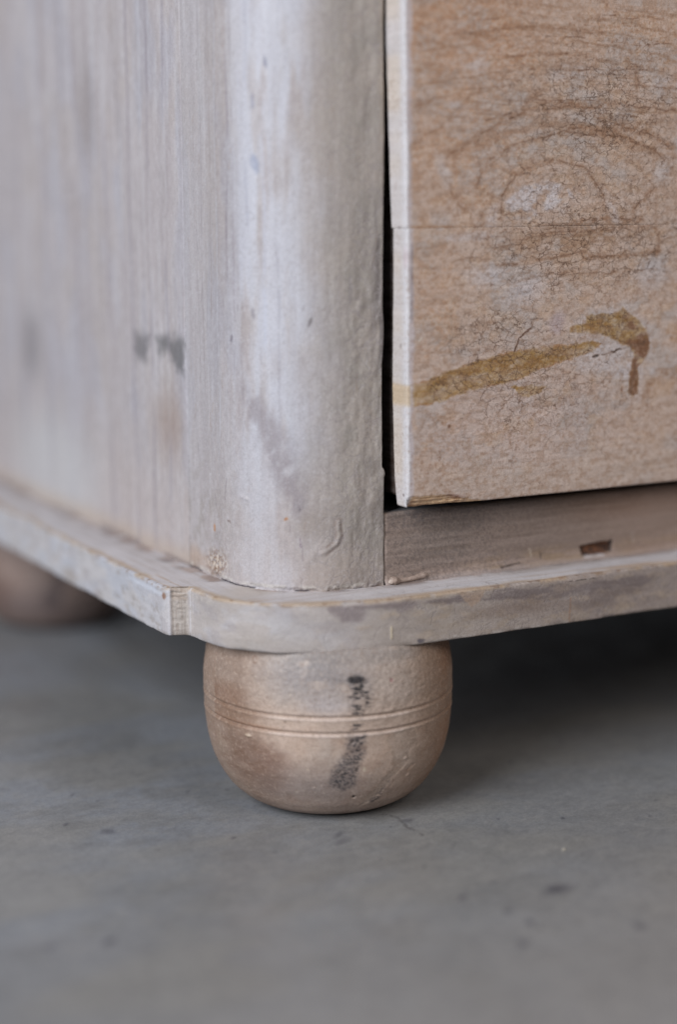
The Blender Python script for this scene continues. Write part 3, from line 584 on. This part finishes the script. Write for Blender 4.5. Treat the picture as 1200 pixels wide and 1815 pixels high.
# ------------------------------------------------------------------ drawer: box with a front glued up from two planks
drawer = box('drawer', (.0915, .0250, .0405), (.925, .45, .34), M_dark, chest, (70, 54, 44), bev=.001)
def build_plank(z0, z1, upper):
    # horizontal section path: back-left -> left edge -> arris -> face -> right
    if upper: xl = lambda z: np.interp(z, [158, 250], [88.1, 87.0]); yb = lambda z: np.interp(z, [158, 250, 340], [23.9, 28.0, 28])
    else: xl = lambda z: np.interp(z, [37, 60, 110, 150, 158], [89.2, 89.0, 88.7, 88.4, 88.4]); yb = lambda z: np.interp(z, [37, 50, 90, 115, 150, 158], [20.6, 22.6, 24.3, 23.4, 22.6, 22.8])
    Yf = 11.5
    edge = steps((1, 0, .045)); arr = np.linspace(180, 270, 7)[1:]; fx = steps((0, 156, .4), (156, 835, 12))[1:]
    cols = [('e', v) for v in edge] + [('a', v) for v in arr] + [('f', v) for v in fx]
    r0 = .9
    body = steps((z0 + 1.0, min(z1, 256) - (1.0 if z1 < 256 else 0), .4)) if z1 < 256 else steps((z0 + 1.0, 256, .4), (256, z1 - 1.0, 10))
    Z = np.r_[z0, z0 + .12, z0 + .35, z0 + .65, body, z1 - .65, z1 - .35, z1 - .12, z1]
    nu, nv = len(cols), len(Z); z = np.tile(Z, nu); x = np.zeros(nu * nv); y = np.zeros(nu * nv); reg = np.zeros(nu * nv)
    XL = xl(Z); YB = yb(Z)
    wobarr = 1 + .5 * ss(.45, .7, fbm(Z / 14, Z * 0, seed=170 + upper))
    for i, (k, v) in enumerate(cols):
        sl = slice(i * nv, (i + 1) * nv); rr = r0 * wobarr
        if k == 'e': x[sl] = XL; y[sl] = (Yf + rr) * (1 - v) + YB * v; reg[sl] = 0
        elif k == 'a': t = math.radians(v); x[sl] = XL + rr + rr * math.cos(t); y[sl] = Yf + rr + rr * math.sin(t); reg[sl] = 1
        else: x[sl] = XL + rr + v; y[sl] = Yf; reg[sl] = 2
    ins = np.maximum(0, np.sqrt(np.clip(1 - np.clip(z - z0, 0, 1), 0, 1)) * 0 + (1 - np.sqrt(np.clip(1 - (1 - np.clip(z - z0, 0, 1)) ** 2, 0, 1)))) + (1 - np.sqrt(np.clip(1 - (1 - np.clip(z1 - z, 0, 1)) ** 2, 0, 1)))
    amt = np.where(abs(z - 158.5) < 2, .12, .9)
    fbx = reg >= 1; y = y + ins * amt * fbx; x = x + ins * amt * (reg <= 1)
    d = .45 * (fbm(x / 45, z / 9, seed=172) - .5) + .12 * (fbm(x / 7, z / 1.2, seed=173) - .5) + .10 * (fbm(x / 1.5, z / 1.5, seed=174, octv=2) - .5)
    xx = x.copy(); zz = z.copy()
    y = y - d * (reg == 2) * ss(0, 2, x - 89)
    x = x + (reg <= 1) * .2 * (fbm(zz / 14, y / 6, seed=175) - .5)
    y = y + (reg == 0) * .6 * (fbm(zz / 8, zz * 0, seed=176) - .5) * np.repeat([c_[1] if c_[0] == 'e' else 0 for c_ in cols], nv)
    bev = np.zeros(len(x))
    if not upper: # the split-off lower arris at the left corner, bare wood showing
        zt = np.interp(xx, [87, 91, 95, 100, 106, 113, 118, 124, 130], [41.6, 42.6, 42.2, 42.0, 42.2, 41.0, 39.4, 38.0, 37]) + 1.2 * (fbm(xx / 3, zz * 0, seed=177) - .5)
        q = np.clip(zt - zz, 0, 9); bev = ss(.0, .5, q) * (reg >= 1); y = y + (reg >= 1) * q * (.45 + .5 * fbm(xx / 5, zz / .8, seed=178))
        z = z - 0
    # ---------------- pigment
    X_, Z_ = xx, zz; n = len(X_)
    wx = X_ + 7 * (fbm(X_ / 22, Z_ / 14, seed=180) - .5); wz = Z_ + 5 * (fbm(X_ / 22, Z_ / 10, seed=181) - .5)
    gr = fbm(X_ / 34, Z_ / 1.3, seed=182); gr2 = fbm(X_ / 60, Z_ / 4, seed=183); bl = fbm(X_ / 20, Z_ / 13, seed=184); bl2 = fbm(X_ / 7, Z_ / 5, seed=185); st = fbm(X_ / 1.1, Z_ / .9, seed=186, octv=3)
    c = base(n, (172, 152, 140)); c = paint(c, (160, 154, 154), .6 * ss(.5, .68, bl)); c = paint(c, (184, 164, 146), .4 * ss(.5, .7, bl2))
    org = .3 * ss(.45, .65, bl2) + .55 * ss(165, 130, X_ + 30 * (bl - .5)) * ss(150, 190, Z_) + .4 * ell(X_, Z_, 102, 128, 16, 34, 0, .8) + .4 * ell(X_, Z_, 106, 64, 20, 16, 0, .8) + .35 * ss(215, 235, Z_)
    c = paint(c, (162, 122, 94), np.clip(org * .85, 0, 1) * (.3 + .7 * ss(.42, .62, st)) * .85)
    c = paint(c, (176, 160, 156), .6 * ell(wx, wz, 150, 70, 70, 46, 0, .9) * ss(.35, .6, fbm(X_ / 9, Z_ / 7, seed=187) + .1)); c = paint(c, (162, 146, 136), .6 * ss(66, 44, Z_))
    c = paint(c, (180, 164, 158), .25 * ss(50, 38, Z_) * ss(.4, .6, bl2))
    def figure(c, pts, wband, aband, wline, aline, seed):
        q = linesd(X_ + 2.2 * (fbm(X_ / 5, Z_ / 4, seed=seed) - .5), Z_ + 2.2 * (fbm(X_ / 5, Z_ / 4, seed=seed + 1) - .5), pts)
        nb = fbm(X_ / 1.5, Z_ / 1.0, seed=seed + 2, octv=3); nl = fbm(X_ / 5, Z_ / 3, seed=seed + 3, octv=3)
        c = paint(c, (132, 98, 74), aband * ss(wband, 0, q) * (.35 + .65 * ss(.4, .58, nb)))
        return paint(c, (96, 68, 50), .68 * aline * ss(wline, wline * .3, q) * ss(.36, .56, nl))
    if upper:
        dx = (wx - 165); dz = wz - 160
        r = np.hypot(dx / (1.0 + .012 * np.clip(np.hypot(dx, dz), 0, 90)), dz)
        tip = ss(16, -6, np.abs(wz - 183) - 0) * ss(46, 62, np.abs(dx))
        for k, (r1, wd, al) in enumerate(((13, .8, .35), (26.5, .9, .75), (33, .5, .25), (38, 1.2, .6), (44, 1.6, .85), (49, 1.8, .6), (54, .8, .45), (61, 1.0, .5), (67, .7, .6), (73, 1.2, .4), (79, .8, .6), (85, .7, .4), (90, .9, .5))):
            ln = ss(wd, wd * .2, np.abs(r - r1 + 1.6 * (bl2 - .5))); c = paint(c, (122, 90, 66), .62 * (.4 + .6 * (r > 60)) * al * ln * ss(.38, .62, fbm(X_ / 14, Z_ / 5, seed=190 + k) + .15 * ss(140, 190, X_)))
        c = paint(c, (146, 108, 80), .45 * ss(3, 0, np.abs(r - 42)) * ss(.4, .6, bl)); c = paint(c, (118, 86, 62), .5 * ell(wx, wz, 212, 207, 20, 5, -6, .9) * ss(.45, .6, gr)); c = paint(c, (118, 86, 62), .5 * ell(wx, wz, 196, 192, 26, 4, -10, .9) * ss(.4, .6, gr))
        for (sd, wb, ab, wl, al_, pts) in (
            (400, 2.2, .5, .55, .7, [(136.6, 161.6), (137, 172.5), (145.5, 182.2), (165, 188.2), (182.1, 183.6), (192.4, 172.3), (194, 160.9)]),
            (404, 3.0, .6, .6, .75, [(123.5, 176.2), (130.7, 188.2), (148.3, 195.6), (169.3, 199.8), (200.6, 197.9), (220, 192.8), (230.2, 183.7), (222.2, 176), (209.6, 165.9)]),
            (408, 2.6, .5, .5, .5, [(117.8, 166.1), (110.5, 173.8), (104.8, 183.4), (110.4, 190), (127.6, 199.7), (148, 208.2), (172.1, 211), (193.9, 210.5)]),
            (412, 1.8, .5, .4, .5, [(89.3, 192.2), (104.6, 201.1), (124.5, 218)]), (416, 1.6, .45, .4, .6, [(92, 209.8), (104.6, 213.5), (123, 217.4), (140, 219)]),
            (420, 1.6, .5, .5, .8, [(138.8, 230.9), (156.5, 232.4), (171.6, 233.6)]), (424, 2.6, .65, .6, .8, [(153.9, 213.1), (169, 212.4), (184.5, 210.3)]),
            (428, 3.4, .7, .6, .8, [(186, 206), (197.4, 204), (216, 200), (229.8, 193.4)]), (432, 2.6, .75, .6, .8, [(172.3, 202), (194.1, 200.6), (206, 197)]), (436, 2.4, .6, .5, .8, [(187.5, 213.3), (225.9, 210.3), (245, 209)]),
            (440, 2.2, .6, .3, .3, [(202.7, 232.2), (208.5, 228.6), (210.1, 218.7)]), (444, 2.0, .5, .5, .7, [(196, 250), (222, 251)]), (448, 2.0, .5, .5, .7, [(206, 221), (246, 219)]), (452, 2.4, .5, .4, .6, [(112, 240), (150, 244), (190, 243)]),
            (456, 2.8, .7, .6, .8, [(176, 160), (190, 161.5), (214, 161)]), (460, 3.0, .5, .4, .4, [(146, 208), (152, 214), (160, 220)])):
            c = figure(c, pts, wb, ab, wl, al_, sd)
        lens = polysd(X_ + 3 * (fbm(X_ / 4, Z_ / 4, seed=464) - .5), Z_ + 3 * (fbm(X_ / 4, Z_ / 4, seed=465) - .5), [(139.9, 162.7), (138, 170.8), (149, 177), (162.1, 179), (174, 175), (176, 171.1), (170, 170.6), (160.9, 164.3), (151.9, 160.9)])
        c = paint(c, (188, 184, 190), .8 * ss(1, -1.5, lens) * ss(.25, .5, fbm(X_ / 5, Z_ / 4, seed=205)))
        c = paint(c, (186, 182, 188), .3 * ss(14, 10, r + 3 * (bl2 - .5)) * ss(.32, .5, fbm(X_ / 5, Z_ / 4, seed=205)) * ss(3, 6, dz + .16 * np.abs(dx)))
        c = paint(c, (184, 178, 182), .55 * ss(2.0, .5, np.abs(r - 24)) * ss(12, 4, dz) * ss(.3, .5, bl2 + .1)); c = paint(c, (182, 180, 186), .55 * (ell(wx, wz, 107, 182, 4, 9, 30, .7) + ell(wx, wz, 227, 182, 6, 9, -30, .7)))
        c = paint(c, (180, 178, 186), .5 * (ell(wx, wz, 228, 222, 12, 5, 0, .8) + ell(wx, wz, 122, 228, 10, 5, 0, .8) + ell(wx, wz, 170, 226, 16, 4, 10, .8) + ell(wx, wz, 112, 212, 6, 3, 0, .8)) * ss(.35, .55, bl2))
        ln = fbm((X_ + 4 * bl) / 26, (Z_ + .06 * X_) / .8, seed=206); c = paint(c, (122, 88, 64), .28 * ss(.6, .74, ln) * ss(198, 214, Z_))
        for (xa, za, xb, zb) in ((146, 240, 180, 241), (190, 251, 206, 251), (152, 213, 190, 214), (110, 246, 134, 247), (176, 209, 210, 207), (128, 204, 160, 212), (196, 238, 236, 240), (150, 226, 215, 228)):
            c = paint(c, (92, 64, 46), .6 * ss(.55, .1, linesd(X_, Z_ + 1.2 * (fbm(X_ / 6, Z_ * 0, seed=int(xa)) - .5), [(xa, za), (xb, zb)])) * ss(.4, .6, fbm(X_ / 2.5, Z_ / 4, seed=207)))
        c = paint(c, (150, 104, 66), .6 * ss(1.4, .3, Z_ - 158.5) * ss(118, 108, X_)); c = paint(c, (110, 82, 62), .5 * ss(1.6, .2, Z_ - 158.9 + 1.5 * (bl2 - .5)) * ss(150, 165, X_) * ss(215, 200, X_))
    else:
        for (sd, wb, ab, wl, al_, pts) in (
            (470, 3.0, .5, .5, .6, [(134.1, 149.3), (155, 154.5), (176.5, 156.5), (198.5, 157.4), (216, 157)]), (474, 2.4, .7, .5, .7, [(181.5, 144.7), (202.2, 145), (224.9, 146.1)]), (478, 2.2, .6, .5, .6, [(218, 158.1), (223.9, 155.4), (223.7, 145.1)]),
            (482, 2.0, .55, .5, .7, [(134.2, 142), (158.3, 143.9), (183, 147.2)]), (486, 3.4, .55, .4, .3, [(218, 79), (220.6, 84), (225.4, 88.8), (233.7, 88.9), (240, 84), (243, 80)]), (490, 1.6, .4, .4, .6, [(150, 136), (176, 138), (200, 137)])):
            c = figure(c, pts, wb, ab, wl, al_, sd)
        g = Z_ - .10 * (X_ - 150) - 8 * np.exp(-((X_ - 255) / 34) ** 2) + 5 * (bl - .5)
        for k, g0 in enumerate((156, 151.5, 147, 143, 139.5, 134, 128, 121)):
            ln = ss(.9, .2, np.abs(g - g0 + 1.2 * (bl2 - .5))); c = paint(c, (112, 82, 60), .3 * ln * ss(.42, .62, fbm(X_ / 11, Z_ / 6, seed=210 + k) + .2 * ss(110, 180, X_) - .06 * k))
        c = paint(c, (120, 88, 62), .4 * ell(wx, wz, 180, 152, 46, 5, 5, .9) * ss(.4, .6, bl2)); c = paint(c, (186, 182, 190), .5 * ell(wx, wz, 152, 130, 18, 8, 10, .8)); c = paint(c, (182, 178, 184), .5 * ell(wx, wz, 118, 154, 26, 3, 0, .8))
        c = paint(c, (180, 178, 186), .5 * (ell(wx, wz, 128, 137, 12, 7, 0, .8) + ell(wx, wz, 222, 136, 14, 9, 0, .8))); c = paint(c, (150, 138, 152), .55 * ell(wx, wz, 168, 115, 6, 7, 0, .8))
        ez, ex = Z_ + 2.2 * (fbm(X_ / 2.2, Z_ / 1.6, seed=220) - .5), X_ + 2.0 * (fbm(X_ / 3, Z_ / 2, seed=221) - .5)
        streak = polysd(ex, ez, [(84, 90.6), (88.8, 91.4), (99.6, 92.7), (111.2, 97.1), (125.9, 100.1), (140.8, 103.1), (156, 104.5), (171.5, 105), (187.3, 106.1), (192.3, 105), (188.6, 101.6), (181.1, 100), (171.7, 97.8), (159.3, 95.4), (150.1, 91.8), (135, 89.1), (120.1, 87.4), (105.5, 83.2), (93.9, 82), (84, 81.8)])
        hook = polysd(ex, ez, [(183.8, 118.4), (199.7, 118.3), (204.5, 121), (211.1, 116.9), (219.6, 108.7), (220.6, 100.7), (216.8, 95.6), (214.2, 93.1), (214, 79.9), (210.7, 79.3), (208.7, 81.5), (209.4, 90.7), (211.7, 98.5), (210, 102.5), (203.4, 104.7), (198.4, 107.5), (190.4, 109.4), (174.5, 110.5), (175.1, 113.1), (183.8, 114.8)])
        blob = polysd(ex, ez, [(142.5, 87.9), (151.7, 87.9), (161.9, 87.1), (159.5, 84.4), (153.3, 82.7), (147.2, 83.8)])
        halo = np.minimum(hook, streak); hz = ss(5.5, .5, halo) * ss(165, 180, X_) + ss(4, .5, blob) * .6 + ss(4.5, .5, streak) * .45 * (Z_ < 96)
        c = paint(c, (176, 170, 174), .42 * np.clip(hz, 0, 1) * ss(.25, .5, bl2)); c = paint(c, (182, 179, 186), .5 * ss(3, -3, polysd(wx, wz, [(184, 104), (206, 103), (208, 96), (226, 93), (226, 88), (200, 88), (178, 94)])))
        OC = (140, 106, 54); on = fbm(X_ / 6, Z_ / 4, seed=222)
        pig = np.maximum(np.maximum(ss(.7, -.9, streak), ss(.6, -.8, hook)), ss(.4, -.4, blob))
        c = paint(c, OC, pig * (.42 + .5 * ss(.3, .6, fbm(X_ / 8, Z_ / 3, seed=227))) * (.72 + .28 * ss(.38, .52, fbm(X_ / 1.6, Z_ / .9, seed=229)))); c = paint(c, (126, 90, 48), .5 * pig * ss(.48, .66, on)); c = paint(c, (160, 128, 84), .35 * pig * ss(.45, .3, on)); c = paint(c, (108, 72, 50), .85 * pig * ss(202, 211, X_) * ss(.35, .55, on)); c = paint(c, (140, 92, 52), .5 * ss(.7, .2, np.abs(streak)) * ss(.4, .6, bl2))
        c = paint(c, (70, 42, 28), .85 * ss(.6, .15, linesd(X_, ez, [(144.4, 103.7), (146, 107), (146.7, 109.2), (150, 112), (154.3, 114.6)])) * ss(.2, .4, bl2)); c = paint(c, (38, 28, 24), .95 * ss(.75, .3, linesd(X_, Z_, [(188, 99.2), (190.6, 99.4)])) )
        c = paint(c, (38, 28, 24), .95 * ss(.7, .25, linesd(X_, ez, [(198.6, 100.9), (203, 101.8)]))); c = paint(c, (80, 60, 48), .7 * ss(.4, .1, linesd(X_, ez, [(188, 99), (208.3, 102.6)])))
        c = paint(c, (96, 62, 42), .7 * (ell(X_, Z_, 110.5, 72, 1.1, 1.1, 0, .7) + ell(X_, Z_, 205, 83, .8, 1.6, 0, .7))); c = paint(c, (214, 204, 196), .9 * ss(.5, .15, linesd(X_, Z_, [(94.6, 110.3), (96.0, 111.6)])))
        c = paint(c, (148, 116, 90), .5 * ss(.45, .65, bl2) * ell(X_, Z_, 238, 95, 24, 20, 0, .8)); c = paint(c, (70, 62, 66), .75 * ss(.8, .3, np.abs(X_ - 90.9 - .5 * (bl2 - .5))) * ss(154.5, 150, Z_) * ss(116, 122, Z_) * ss(.3, .5, fbm(Z_ / 5, Z_ * 0, seed=223)))
        c = paint(c, (206, 176, 140), .95 * bev); c = paint(c, (126, 88, 62), .75 * bev * ss(.5, .62, fbm(X_ / 9, Z_ / .5, seed=224))); c = paint(c, (92, 58, 48), .5 * ell(X_, Z_, 114, 40.6, 6, .9, -8, .8))
    s1 = fbm(X_ / 2.2, Z_ / 1.5, seed=228, octv=4); c = np.where((reg == 2)[:, None], paint(paint(c, (136, 106, 86), .3 * ss(.52, .66, s1) * ss(88, 96, X_)), (190, 176, 170), .25 * ss(.47, .34, s1)), c)
    # pale rubbed left margin, bone-white edge
    mg = ss(2.6, .6, X_ - (XL.mean() + 1.6) + 2.6 * (fbm(Z_ / 6, X_ / 4, seed=225) - .5)); c = paint(c, (178, 172, 180), .7 * mg * (reg >= 1))
    eg = reg <= 1
    ce = base(n, (168, 163, 163)); ce = paint(ce, (170, 158, 146), .6 * ss(12, 19, y) * ss(.3, .6, fbm(Z_ / 20, Z_ * 0, seed=226))); ce = paint(ce, (180, 180, 186), .6 * ss(17, 13, y))
    if not upper: ce = paint(ce, (162, 142, 116), .75 * ss(1.2, -1.2, np.maximum(Z_ - 90.8, 82 - Z_) + 2 * (bl2 - .5))); ce = paint(ce, (70, 60, 60), .7 * (ell(y, Z_, 17, 108, .6, 1.1, 0, .6) + ell(y, Z_, 15, 42.5, .9, .8, 0, .6))); ce = paint(ce, (160, 144, 148), .5 * ell(y, Z_, 13, 146, 2, 6, 0, .6))
    else: ce = paint(ce, (60, 40, 40), .8 * ell(y, Z_, 17.5, 158.6, 1.4, .7, 0, .6))
    c = np.where(eg[:, None], ce, c)
    crack = .20 * ell(X_, Z_, 180, 178, 90, 64, 0, .9) + .18 * ell(X_, Z_, 190, 215, 60, 30, 0, .8) + .22 * ell(X_, Z_, 185, 148, 90, 24, 0, .9) + .26 * ell(X_, Z_, 146, 90, 80, 38, 0, .9) + .25 * ell(X_, Z_, 125, 115, 30, 14, 0, .7) + .15 * ss(105, 145, X_) + .12
    crack = crack + (0 if upper else .22 * pig)
    crack = np.clip(crack, 0, .6) * (reg == 2) * ss(92, 100, X_)
    return mesh_obj('plank', np.stack([x, y, z], 1) * 1e-3, grid_faces(nu, nv), M_face, drawer, to_lin(c, K['face']), crack)
low = build_plank(37.0, 158.52, False); up = build_plank(158.62, 341.0, True)
tag(low, 'lower plank with an ochre paint stain'); tag(up, 'upper plank with arched wood figure')

# ------------------------------------------------------------------ the rest of the case, above and beyond the frame
box('side_panel', (.90 + .03, .0265, 0), (.974, .49, .74), M_post, chest, (170, 167, 172), bev=.002)
box('back_panel', (.03, .478, .0004), (.929, .489, .74), M_dark, chest, (120, 96, 78))
box('case_bottom', (.0865, .112, .0006), (.929, .476, .030), M_dark, chest, (120, 96, 78))
box('drawer_divider', (.0862, .0265, .346), (.929, .476, .372), M_rail, chest, (146, 130, 122))
box('drawer', (.0890, .0120, .377), (.925, .45, .70), M_face, chest, (172, 152, 136))
box('top_board', (.0, .0, .7402), (1.0, .50, .765), M_rim, chest, (176, 171, 172), bev=.004)

# ------------------------------------------------------------------ floor
def build_floor():
    Xv = steps((-12, -1.2, 1.2), (-1.2, -.24, .03), (-.24, .36, .0012), (.36, 1.2, .03), (1.2, 12, 1.2)); Yv = steps((-12, -1.2, 1.2), (-1.2, -.25, .03), (-.25, .24, .0012), (.24, 1.2, .03), (1.2, 12, 1.2))
    nu, nv = len(Xv), len(Yv); X = np.repeat(Xv, nv); Y = np.tile(Yv, nu); x, y = X * 1e3, Y * 1e3
    c = base(len(X), (151, 153, 157)); bl = fbm(x / 60, y / 60, seed=300); bl2 = fbm(x / 18, y / 18, seed=301); bl3 = fbm(x / 6, y / 6, seed=302)
    c = paint(c, (158, 163, 173), .7 * ss(-50, 60, y - .5 * x + 50 * (bl - .5))); c = paint(c, (142, 142, 144), .5 * ss(.42, .65, bl)); c = paint(c, (158, 155, 150), .6 * ss(.45, .7, fbm(x / 90, y / 45, seed=303))); c = paint(c, (140, 140, 140), .4 * ss(.5, .7, bl2)); c = paint(c, (162, 160, 158), .3 * ss(.55, .75, bl3))  # bluish lightening at far left is floor sheen painted into the tint
    c = paint(c, (170, 166, 164), .55 * ss(-70, -190, y - .3 * x))
    # small dark pits and stains
    spots = [(96.4, -95.8, 9, 5, .5), (97, -93, 4, 3, .5), (55.4, -131, 3.4, 3, .6), (66, -104.6, 3, 2, .5), (-81, -55.4, 3.4, 3, .6), (-102, -48.9, 3, 3, .6), (68.2, -116.9, 3, 2, .5), (102.5, -140.7, 3, 3, .5), (77.5, -77.3, 2, 2, .5), (29, -3.8, 1, 1, .2),
             (48.1, .9, 6, 2, .35), (47, -6.2, 6, 3, .35), (58.7, -83.4, 4, 2, .4), (-39.2, 53.5, 5, 4, .4), (84, 2, 4, 3, .4)]
    rs = np.random.RandomState(11)
    for q in range(260): spots.append((rs.uniform(-230, 350), rs.uniform(-240, 230), rs.uniform(.5, 2.0) * (1 if q % 7 else 1.8), rs.uniform(.5, 1.6), rs.uniform(.15, .6)))
    for (a, b, rx, ry, al) in spots:
        mk = (np.abs(x - a) < 14) & (np.abs(y - b) < 14)
        if mk.any(): c[mk] = paint(c[mk], (84, 83, 92), min(1, al * 1.15) * ell(x[mk] + 2 * (bl3[mk] - .5) * 2, y[mk] + 4 * (bl3[mk] - .5), a, b, rx, ry, (a * 7) % 60, .7))
    for q in range(60):
        a, b = rs.uniform(-230, 350), rs.uniform(-240, 230); mk = (np.abs(x - a) < 26) & (np.abs(y - b) < 26)
        th = rs.uniform(-.5, .9); L = rs.uniform(2, 16); c[mk] = paint(c[mk], [(172, 170, 168), (118, 117, 120)][q % 2], .35 * ss(.9, .2, linesd(x[mk] + 3 * (bl3[mk] - .5), y[mk] + 3 * (bl3[mk] - .5), [(a, b), (a + L * math.cos(th), b + L * math.sin(th))])))
    cr = linesd(x + 3 * (bl3 - .5), y + 4 * (bl3 - .5), [(78, 14), (82, 8), (80, -4), (80.4, -17)]); c = paint(c, (92, 90, 92), .6 * ss(1.1, .3, cr) * ss(.35, .55, bl3))
    f1 = fbm(x / 3.5, y / 2.2, seed=304, octv=3); c = paint(c, (134, 133, 136), .28 * ss(.52, .7, f1)); c = paint(c, (168, 166, 166), .25 * ss(.46, .32, f1))
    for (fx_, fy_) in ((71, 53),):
        rr_ = np.hypot(x - fx_, y - fy_); c = paint(c, (66, 60, 56), .85 * ss(33, 27, rr_ + 3 * (bl3 - .5)))  # painted contact shadow, with some dirt, around the front foot
    z = np.full(len(x), FLOOR_Z) + .00025 * (fbm(x / 40, y / 40, seed=310) - .5) * (np.hypot(x, y) < 500)
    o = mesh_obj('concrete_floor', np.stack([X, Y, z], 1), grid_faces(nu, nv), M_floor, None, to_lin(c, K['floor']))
    return tag(o, 'grey polished concrete floor with dark specks', kind='structure')
build_floor()

# loose fleck of paint on the floor
def build_fleck(name, x, y, a, L, W, rgb, label):
    t = np.linspace(0, 2 * math.pi, 9)[:-1]; rs = np.random.RandomState(int(x)); rr = rs.uniform(.7, 1.1, 8)
    P = [(L * math.cos(q) * r_, W * math.sin(q) * r_) for q, r_ in zip(t, rr)]; ca, sa = math.cos(a), math.sin(a)
    P = [(x + p[0] * ca - p[1] * sa, y + p[0] * sa + p[1] * ca) for p in P]
    z0 = FLOOR_Z * 1e3 + .25; V = [(px, py, z0) for px, py in P] + [(x + (px - x) * .8, y + (py - y) * .8, z0 + .5) for px, py in P] + [(x, y, z0 + .62)]
    q = [(i, (i + 1) % 8, 8 + (i + 1) % 8, 8 + i) for i in range(8)]; tr = [(8 + i, 8 + (i + 1) % 8, 16) for i in range(8)]
    o = mesh_obj(name, np.array(V) * 1e-3, q, M_rim, None, to_lin(base(17, rgb), 1.0), np.zeros(17), smooth=False, tris=tr)
    return tag(o, label, 'paint fleck')
build_fleck('paint_fleck', 123.6, -61.8, .3, 1.5, .5, (200, 194, 182), 'tiny pale paint fleck lying on the floor to the right of the front foot')
